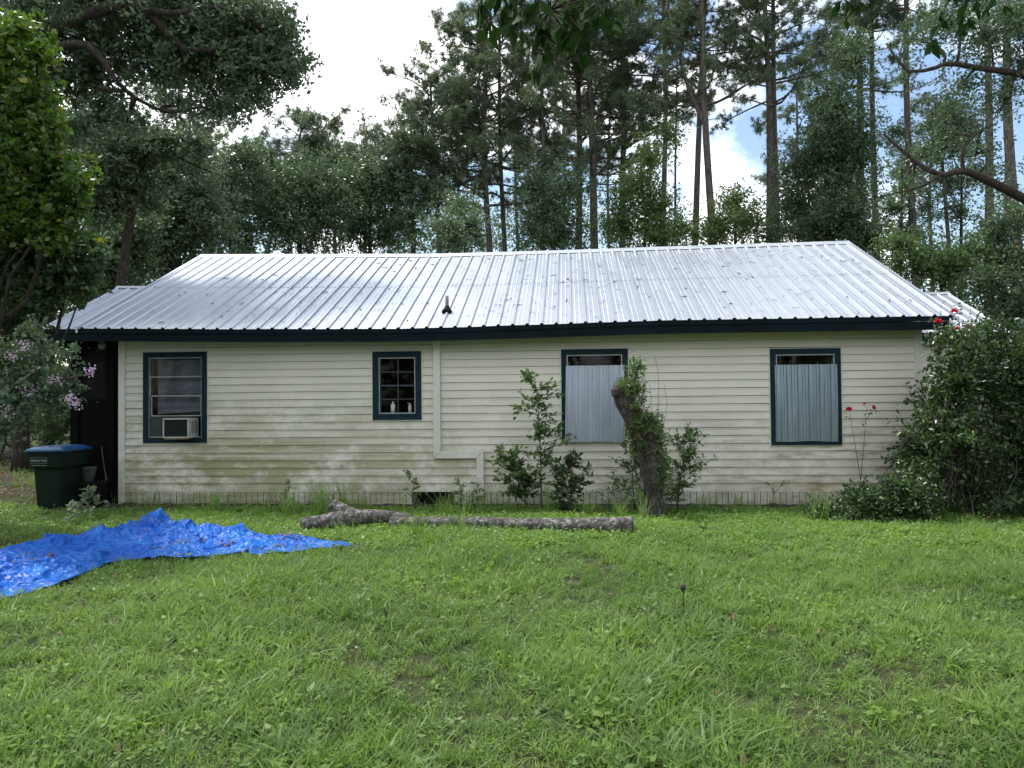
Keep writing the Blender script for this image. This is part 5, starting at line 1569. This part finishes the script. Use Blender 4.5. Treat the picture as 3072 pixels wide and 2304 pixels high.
# ------------------------------------------------------------------ grass and ground plants
def blades(n, h, wd, spread, lean, rng, var=.35, bend=.5, nseg=3):
    a = rng.uniform(0, 2 * math.pi, n); rad = spread * np.sqrt(rng.uniform(0, 1, n)); ab = rng.uniform(0, 2 * math.pi, n)
    b = np.stack([rad * np.cos(ab), rad * np.sin(ab), np.full(n, -.01)], 1)
    H = h * (1 + var * rng.uniform(-1, 1, n)); LN = lean * rng.uniform(.3, 1.3, n)
    d = np.stack([np.cos(a), np.sin(a), np.zeros(n)], 1); s = np.stack([-np.sin(a), np.cos(a), np.zeros(n)], 1)
    tw = rng.uniform(-.5, .5, n)[:, None]; s = s + d * tw; s /= np.linalg.norm(s, axis=1, keepdims=True)
    Wd = wd * rng.uniform(.7, 1.3, n)
    rows = []
    for i in range(nseg + 1):
        t = i / nseg
        c = b + d * (LN * H * t ** 1.8)[:, None] + np.array([0, 0, 1]) * (H * (t - bend * LN * .5 * t ** 2.2))[:, None]
        wv = (Wd * (1 - t ** 1.5) * (.6 + .6 * min(1, t * 3)) * .5)[:, None]
        if i < nseg: rows += [c - s * wv, c + s * wv]
        else: rows += [c]
    V = np.stack(rows, 1); k = V.shape[1]; V = V.reshape(-1, 3)
    o = np.arange(n)[:, None] * k; F = []
    for i in range(nseg - 1):
        F += [o + [2 * i, 2 * i + 1, 2 * i + 3], o + [2 * i, 2 * i + 3, 2 * i + 2]]
    e_ = 2 * (nseg - 1); F += [o + [e_, e_ + 1, e_ + 2]]
    return V, np.concatenate(F)


rg = np.random.default_rng(77)
def variant(name, V, F, mat):
    return bpy.data.objects.new(name, np_mesh(name, V, F, mat))
def cover_leaves(n, r, h, L, rng, aspect=.7):
    a = rng.uniform(0, 6.28, n); q = r * np.sqrt(rng.uniform(0, 1, n))
    c = np.stack([q * np.cos(a), q * np.sin(a), rng.uniform(.01, h, n)], 1)
    return leaf_mesh(c, L, aspect, rng, flat=.75)
def coll_of(name, objs):
    c = bpy.data.collections.new(name)
    for i, o in enumerate(objs): o.name = f'{name}_{i:02d}'; c.objects.link(o)
    return c
lawn_vars = [variant('t', *blades(18, .095, .0068, .070, 1.0, rg), M['grass']), variant('t', *blades(20, .075, .0062, .075, 1.25, rg), M['grass']),
             variant('t', *blades(12, .115, .0072, .055, .95, rg), M['grass']), variant('t', *blades(16, .06, .0070, .08, 1.3, rg), M['grass']),
             variant('t', *blades(9, .10, .0105, .045, 1.4, rg), M['grass']), variant('t', *join([blades(8, .08, .006, .06, 1.0, rg), cover_leaves(9, .07, .05, .035, rg)]), M['grass'])]
lawn_col = coll_of('lawn_tuft', lawn_vars)
cover_vars = [variant('t', *cover_leaves(26, .10, .07, .040, rg), M['cover']), variant('t', *cover_leaves(22, .10, .09, .048, rg), M['cover']), variant('t', *join([cover_leaves(18, .10, .06, .036, rg), blades(5, .12, .006, .06, .8, rg)]), M['cover'])]
cover_col = coll_of('cover_tuft', cover_vars)
litter_vars = []
for k in range(3):
    a = rg.uniform(0, 6.28, 5); c = np.stack([.08 * rg.normal(size=5), .08 * rg.normal(size=5), rg.uniform(.006, .02, 5)], 1)
    litter_vars.append(variant('t', *leaf_mesh(c, .055, .5, rg, flat=.9), M['litter']))
litter_col = coll_of('litter_leaf', litter_vars)


def scatter(name, pts, col, rng, smin, smax, label, cat, tilt=.15, scale=None):
    n = len(pts)
    me = bpy.data.meshes.new(name); me.vertices.add(n); me.vertices.foreach_set('co', np.ascontiguousarray(pts, np.float32).ravel())
    rot = np.stack([rng.normal(size=n) * tilt, rng.normal(size=n) * tilt, rng.uniform(0, 6.28, n)], 1).astype(np.float32)
    scl = rng.uniform(smin, smax, n).astype(np.float32) if scale is None else scale.astype(np.float32)
    at = me.attributes.new('rot', 'FLOAT_VECTOR', 'POINT'); at.data.foreach_set('vector', rot.ravel())
    at = me.attributes.new('scl', 'FLOAT', 'POINT'); at.data.foreach_set('value', scl)
    o = link(name, me)
    ng = bpy.data.node_groups.new(name + '_nodes', 'GeometryNodeTree')
    ng.interface.new_socket('Geometry', in_out='INPUT', socket_type='NodeSocketGeometry'); ng.interface.new_socket('Geometry', in_out='OUTPUT', socket_type='NodeSocketGeometry')
    gi, go = ng.nodes.new('NodeGroupInput'), ng.nodes.new('NodeGroupOutput')
    ci = ng.nodes.new('GeometryNodeCollectionInfo'); ci.inputs['Collection'].default_value = col; ci.inputs['Separate Children'].default_value = True; ci.inputs['Reset Children'].default_value = True
    ip = ng.nodes.new('GeometryNodeInstanceOnPoints'); ip.inputs['Pick Instance'].default_value = True
    ra = ng.nodes.new('GeometryNodeInputNamedAttribute'); ra.data_type = 'FLOAT_VECTOR'; ra.inputs['Name'].default_value = 'rot'
    sa = ng.nodes.new('GeometryNodeInputNamedAttribute'); sa.data_type = 'FLOAT'; sa.inputs['Name'].default_value = 'scl'
    er = ng.nodes.new('FunctionNodeEulerToRotation')
    l = ng.links.new
    l(gi.outputs[0], ip.inputs['Points']); l(ci.outputs[0], ip.inputs['Instance']); l(ra.outputs[0], er.inputs[0]); l(er.outputs[0], ip.inputs['Rotation']); l(sa.outputs[0], ip.inputs['Scale']); l(ip.outputs[0], go.inputs[0])
    md = o.modifiers.new('scatter', 'NODES'); md.node_group = ng
    tag(o, label, cat, kind='stuff')
    return o


def vnoise(x, y, f, seed):
    r = np.random.default_rng(seed); v = 0
    for k in range(5):
        an = r.uniform(0, 6.28); ph = r.uniform(0, 6.28); v = v + np.sin((x * math.cos(an) + y * math.sin(an)) * f * (1 + .6 * k) + ph + 1.3 * np.sin(y * f * .7 + x * f * .4 + k)) / (1 + .35 * k)
    return v / 3
rg = np.random.default_rng(55)
def in_house(p):
    u = (p[:, 0] - H0[0]) * HD[0] + (p[:, 1] - H0[1]) * HD[1]; v = (p[:, 0] - H0[0]) * HN[0] + (p[:, 1] - H0[1]) * HN[1]
    return (u > -8.5) & (u < 9.2) & (v > -.02) & (v < 8.2), u, v
from_tarp = np.stack([TX.ravel(), TY.ravel()], 1)[::7]
def under_tarp(p, m=.0):
    # the tarp's outline as two curves in x
    f = np.array([(TX[0, i], TY[0, i], TX[-1, i], TY[-1, i]) for i in range(0, TX.shape[1], 6)])
    yf = np.interp(p[:, 0], f[:, 0], f[:, 1]); yb = np.interp(p[:, 0], f[:, 2], f[:, 3])
    return (p[:, 0] < f[-1, 0] + .0) & (p[:, 1] > yf + m) & (p[:, 1] < yb - .04)
def make_pts(n, x0, x1, y0, y1):
    p = np.stack([rg.uniform(x0, x1, n), rg.uniform(y0, y1, n)], 1)
    keep = np.abs(p[:, 0]) < (p[:, 1] * .75 + 2.5)
    return p[keep]
def finish(p): return np.concatenate([p, gz(p[:, 0], p[:, 1])[:, None]], 1)
# near lawn
p = make_pts(92000, -13, 13, 1.2, 14)
ih, u, v = in_house(p)
dn = vnoise(p[:, 0], p[:, 1], 1.3, 1)
leftbare = np.clip((-p[:, 0] - 3.9) / 2, 0, 1) * np.clip((p[:, 1] - 7.2) / 1.5, 0, 1)
prob = np.clip(1.0 + .35 * dn, .7, 1) * (1 - .86 * leftbare) * np.where(v > -.52, .08, 1.0)
rightbare = np.clip((p[:, 0] - 4.2) / 2, 0, 1) * np.clip((p[:, 1] - 7.5) / 1.5, 0, 1); prob *= 1 - .45 * rightbare
la, lb2 = G(905, 1600)[:2], G(1905, 1608)[:2]
tl = np.clip(((p - la) @ (lb2 - la)) / ((lb2 - la) @ (lb2 - la)), 0, 1); nearlog = np.linalg.norm(p - (la + tl[:, None] * (lb2 - la)), axis=1) < .24
prob = prob * np.where(nearlog, .25, 1.0) * np.where((v > -3.2) & (p[:, 0] > -5.5) & (p[:, 0] < 4.6), .5, 1.0)
keep = (~ih) & (rg.uniform(size=len(p)) < prob) & (~under_tarp(p, .06))
p = p[keep]; v = v[keep]
sc_ = (.85 + .45 * vnoise(p[:, 0], p[:, 1], 2.1, 4)) * rg.uniform(.7, 1.35, len(p)) * np.where(v > -2.4, .8, 1.0)
scatter('grass', finish(p), lawn_col, rg, .8, 1.3, 'uneven green lawn grass covering the yard in front of the house', 'grass', .2, np.clip(sc_ * 1.15, .5, 2.0))
# leafy ground cover nearer the house
p = make_pts(60000, -11, 11, 3, 13)
ih, u, v = in_house(p)
band = 1.6 * np.clip((v + 4.2) / 1.2, 0, 1) * np.clip((-.42 - v) / .25, 0, 1)
prob = band * np.clip(.75 + .5 * vnoise(p[:, 0], p[:, 1], 1.6, 9), .1, 1) * np.where(p[:, 0] < -5.2, .25, 1) * np.where(p[:, 0] > 4.5, .6, 1) + .012
keep = (~ih) & (rg.uniform(size=len(p)) < prob) & (~under_tarp(p, .06))
p = p[keep]
scatter('ground_cover', finish(p), cover_col, rg, .6, 1.15, 'low bright leafy weeds carpeting the strip before the house wall', 'ground cover', .15)
wisp_vars = [variant('t', *blades(5, .30, .006, .05, .55, rg, nseg=4, bend=.3), M['grass']), variant('t', *blades(4, .38, .005, .04, .4, rg, nseg=4, bend=.3), M['grass']),
             variant('t', *join([blades(3, .25, .006, .04, .6, rg), cover_leaves(8, .07, .22, .035, rg)]), M['grass'])]
wisp_col = coll_of('wispy_weed', wisp_vars)
nW = 520; uw = rg.uniform(UL - .2, UR, nW); vw = -.08 - np.abs(rg.normal(size=nW)) * .35
kw_ = rg.uniform(size=nW) < np.clip(.5 + .6 * np.sin(uw * 1.9 + 1) * np.sin(uw * .7), .12, 1)
pw = H0[None, :2] + HD[None, :2] * uw[:, None] + HN[None, :2] * vw[:, None]
pw = np.concatenate([pw[kw_], np.stack([rg.uniform(-7, 7, 160), rg.uniform(6.5, 11, 160)], 1)]); pw = pw[~under_tarp(pw, -.05)]
scatter('wispy_weeds', finish(pw), wisp_col, rg, .5, 1.25, 'wispy thin weeds and seed grass growing along the wall foot', 'weeds', .12)
# fallen leaves: left yard, the wall foot and the bare patch by the shrub
p = make_pts(26000, -17, 9, 3, 26)
ih, u, v = in_house(p)
prob = .9 * np.clip((-p[:, 0] - 4.2) / 2, 0, 1) * np.clip((p[:, 1] - 7.0) / 1.2, 0, 1) + .8 * np.clip((p[:, 0] - 4.0) / 2, 0, 1) * np.clip((p[:, 1] - 8.5), 0, 1) + .9 * ((v > -.3) & (v < 0)) + .05
keep = (~ih) & (rg.uniform(size=len(p)) < prob) & (~under_tarp(p))
scatter('fallen_leaves', finish(p[keep]), litter_col, rg, .7, 1.3, 'brown fallen leaves scattered on the ground at left and by the wall', 'fallen leaves', .1)
# sparse far lawn left and right of the house
p = np.stack([rg.uniform(-34, 30, 15000), rg.uniform(13, 34, 15000)], 1)
ih, u, v = in_house(p)
keep = (~ih) & (np.abs(p[:, 0]) < p[:, 1] * .85 + 2) & ((u < -8.4) | (u > 9.1) | (v > 8.2)) & (rg.uniform(size=len(p)) < np.where(v > 8.2, .12, .35))
scatter('far_grass', finish(p[keep]), lawn_col, rg, 1.2, 2.2, 'shaded grass beyond the bin left of the house', 'grass', .2)

# strip of dark soil along the wall foot
mb = MB(); rg = np.random.default_rng(14)
nseg = 150; vs = []; fs = []
for i in range(nseg + 1):
    u = UL - .3 + (UR - UL + .5) * i / nseg
    a = .20 + .06 * math.sin(i * .37) + .04 * rg.normal(); hgt = .035 + .02 * abs(rg.normal())
    for vv, zz in ((-.50 - a * .4, -.24), (-.16 - a, -.185 + .3 * hgt), (-.14 - a * .4, -.17 + hgt), (-.03, -.165 + hgt * .6), (.004, -.26)):
        w3 = HW(u, vv, zz); vs.append(w3)
for i in range(nseg):
    for j in range(4): fs.append((i * 5 + j, (i + 1) * 5 + j, (i + 1) * 5 + j + 1, i * 5 + j + 1))
mb.add(vs, fs); tag(mb.obj('soil_strip', M['soil'], None, True), kind='structure')

# tall grass clumps along the wall and on the lawn: each a plant of its own
def grass_clump(label, px, y, n, h, wd, lean, seed, py=1520, mat='grass', name='grass_clump'):
    rr = np.random.default_rng(seed); g = P(px, py, y); loc = (float(g[0]), float(g[1]), float(gz(g[0], g[1])))
    V, F = blades(int(n * 1.6), h * 1.1, wd * 1.25, .11, lean, rr, nseg=4, bend=.35)
    o = link(name, np_mesh(name, V, F, M[mat]), None, loc); return tag(o, label, 'grass clump', 'tall grass clumps along the wall')
GC = [(637, 11.75, 16, .42, .012, .5, 'tall grass clump left of the blue tarp peak, nearest the wall corner'), (775, 11.4, 14, .30, .009, .7, 'low arching grass clump under the wall between the corner window and the small window'),
      (868, 11.5, 18, .46, .009, .55, 'upright grass clump under the middle of the left wall stretch'), (960, 11.4, 26, .55, .010, .5, 'largest tall grass clump, under the wall left of the small window'),
      (1020, 11.5, 22, .52, .009, .5, 'tall grass clump directly below the left edge of the small window'), (1085, 11.6, 16, .40, .009, .6, 'grass clump just below the small window'),
      (1190, 11.3, 12, .34, .008, .6, 'thin grass clump left of the crawl space vent'), (1332, 11.2, 18, .40, .009, .7, 'arching grass clump in front of the crawl space vent'),
      (1645, 11.2, 16, .48, .010, .4, 'upright grass clump at the foot of the tallest sapling'), (1765, 11.0, 16, .36, .010, .7, 'grass clump at the right of the dense dark bush'),
      (1862, 10.9, 18, .30, .010, .6, 'grass clump left of the stump base'), (1925, 10.7, 11, .36, .009, .6, 'long green grass clump hugging the stump base'),
      (2110, 11.2, 16, .34, .008, .7, 'fine grass clump under the wall right of the stump'), (2210, 11.4, 14, .30, .008, .8, 'low grass clump under the wall left of the last window'),
      (2465, 10.3, 14, .44, .014, .35, 'broad-bladed grass clump before the bramble mound'), (1245, 9.1, 20, .34, .009, .5, 'tall grass clump growing over the junction of the two logs'),
      (1370, 9.2, 18, .42, .008, .5, 'grass clump growing up past the middle of the long log'), (1035, 9.15, 14, .26, .009, .6, 'grass clump rising through the forked log')]
for k, (px, y, n, h, wd, ln, lab) in enumerate(GC): grass_clump(lab, px, y, n, h, wd, ln, 400 + k, py=1520 if y > 10 else 1600)
LW = [(320, 3.05, 'left'), (0, 0, '')]
def lawn_weed(label, px, py, n, h, wd, seed, mat='grass', lean=1.3):
    rr = np.random.default_rng(seed); g = G(px, py); V, F = blades(n, h, wd, .02, lean, rr, nseg=4, bend=.5, var=.25)
    return tag(link('weed', np_mesh('weed', V, F, M[mat]), None, g), label, 'weed', 'coarse weeds in the lawn')
lawn_weed('coarse pale crabgrass rosette in the lower left of the lawn', 520, 2120, 16, .20, .016, 501, 'grass')
lawn_weed('wide-bladed grass shoot in the lawn below the tarp', 500, 1900, 6, .26, .016, 502, lean=.9)
lawn_weed('broad-leaved grass clump near the lower centre of the lawn', 960, 2190, 12, .18, .013, 503)
lawn_weed('broad dock plant in the lawn at far right', 2850, 2010, 8, .17, .034, 504, lean=1.4)
lawn_weed('flat broad-leaved rosette right of the lawn centre', 2065, 1930, 8, .14, .035, 505, lean=1.6)
# seed head on a stalk
g = G(2050, 1850); sh = empty('seed_stalk', g, 0, 'dark seed head on a thin stalk in the lawn below the stump', 'weed')
mb = MB(); mb.tube([(0, 0, -.01), (.005, 0, .12), (0, 0, .20)], .0035, 5); mb.obj('stalk', M['twig'], sh)
mb = MB(); mb.tube([(0, 0, .19), (0, 0, .215), (0, 0, .24), (0, 0, .25)], [.008, .024, .022, .008], 8); mb.obj('seed_head', M['deadvine'], sh, True)
g = G(1160, 1870); st_ = empty('broken_twig', g, 0, 'short dark twig standing upright in the middle of the lawn', 'twig')
mb = MB(); mb.tube([(0, 0, -.02), (-.005, 0, .06), (-.02, .0, .11)], [.008, .007, .004], 6); mb.obj('wood', M['twig'], st_)

# twigs, needles and leaves lying on the roof
rg = np.random.default_rng(15); mb = MB()
for k in range(460):
    u = 5.6 - 11.5 * rg.uniform() ** 1.25; s = rg.uniform(.04, .95)
    if (k % 3) == 0: u = rg.uniform(-7.6, 5.6)
    c = np.array(roof_pt(u, s, .012)); ln = rg.uniform(.04, .16); a = rg.uniform(0, 6.28)
    du, ds = math.cos(a) * ln, math.sin(a) * ln / 4.7
    m_ = np.array(roof_pt(u + du * .5 + rg.normal() * .015, min(max(s + ds * .5, 0), 1), .016)); e_ = np.array(roof_pt(u + du, min(max(s + ds, 0), 1), .012))
    mb.tube([H0 + HD * q[0] + HN * q[1] + np.array([0, 0, q[2]]) for q in (c, m_, e_)], [.003, .003, .0015] if k % 6 else [.006, .008, .004], 3, False)
o = mb.obj('roof_litter', M['twig']); tag(o, 'twigs and dead needles strewn over the metal roof', 'litter', kind='stuff')
# leaf litter caught on the tarp
rg = np.random.default_rng(16); parts = []
idx = rg.integers(0, TX.size, 400); cl = [int(i) for i in rg.integers(0, TX.size, 14)]
cc = []
for i in cl:
    for _ in range(22): cc.append((TX.ravel()[i] + rg.normal() * .09, TY.ravel()[i] + rg.normal() * .05))
cc = np.array(cc)
pz_ = []
flatT = np.stack([TX.ravel(), TY.ravel()], 1)
for q in cc:
    j = int(np.argmin(((flatT - q) ** 2).sum(1))); pz_.append((flatT[j, 0], flatT[j, 1], TZ.ravel()[j] + .008))
V, F = leaf_mesh(np.array(pz_), .05, .45, rg, flat=.8)
o = link('tarp_leaves', np_mesh('tarp_leaves', V, F, M['litter'])); tag(o, 'dead brown leaves lying in the folds of the blue tarpaulin', 'fallen leaves', kind='stuff')

print('TRIS', TRI, sum(len(o.data.polygons) for o in sc.objects if o.type == 'MESH'), 'objects', len(sc.objects))
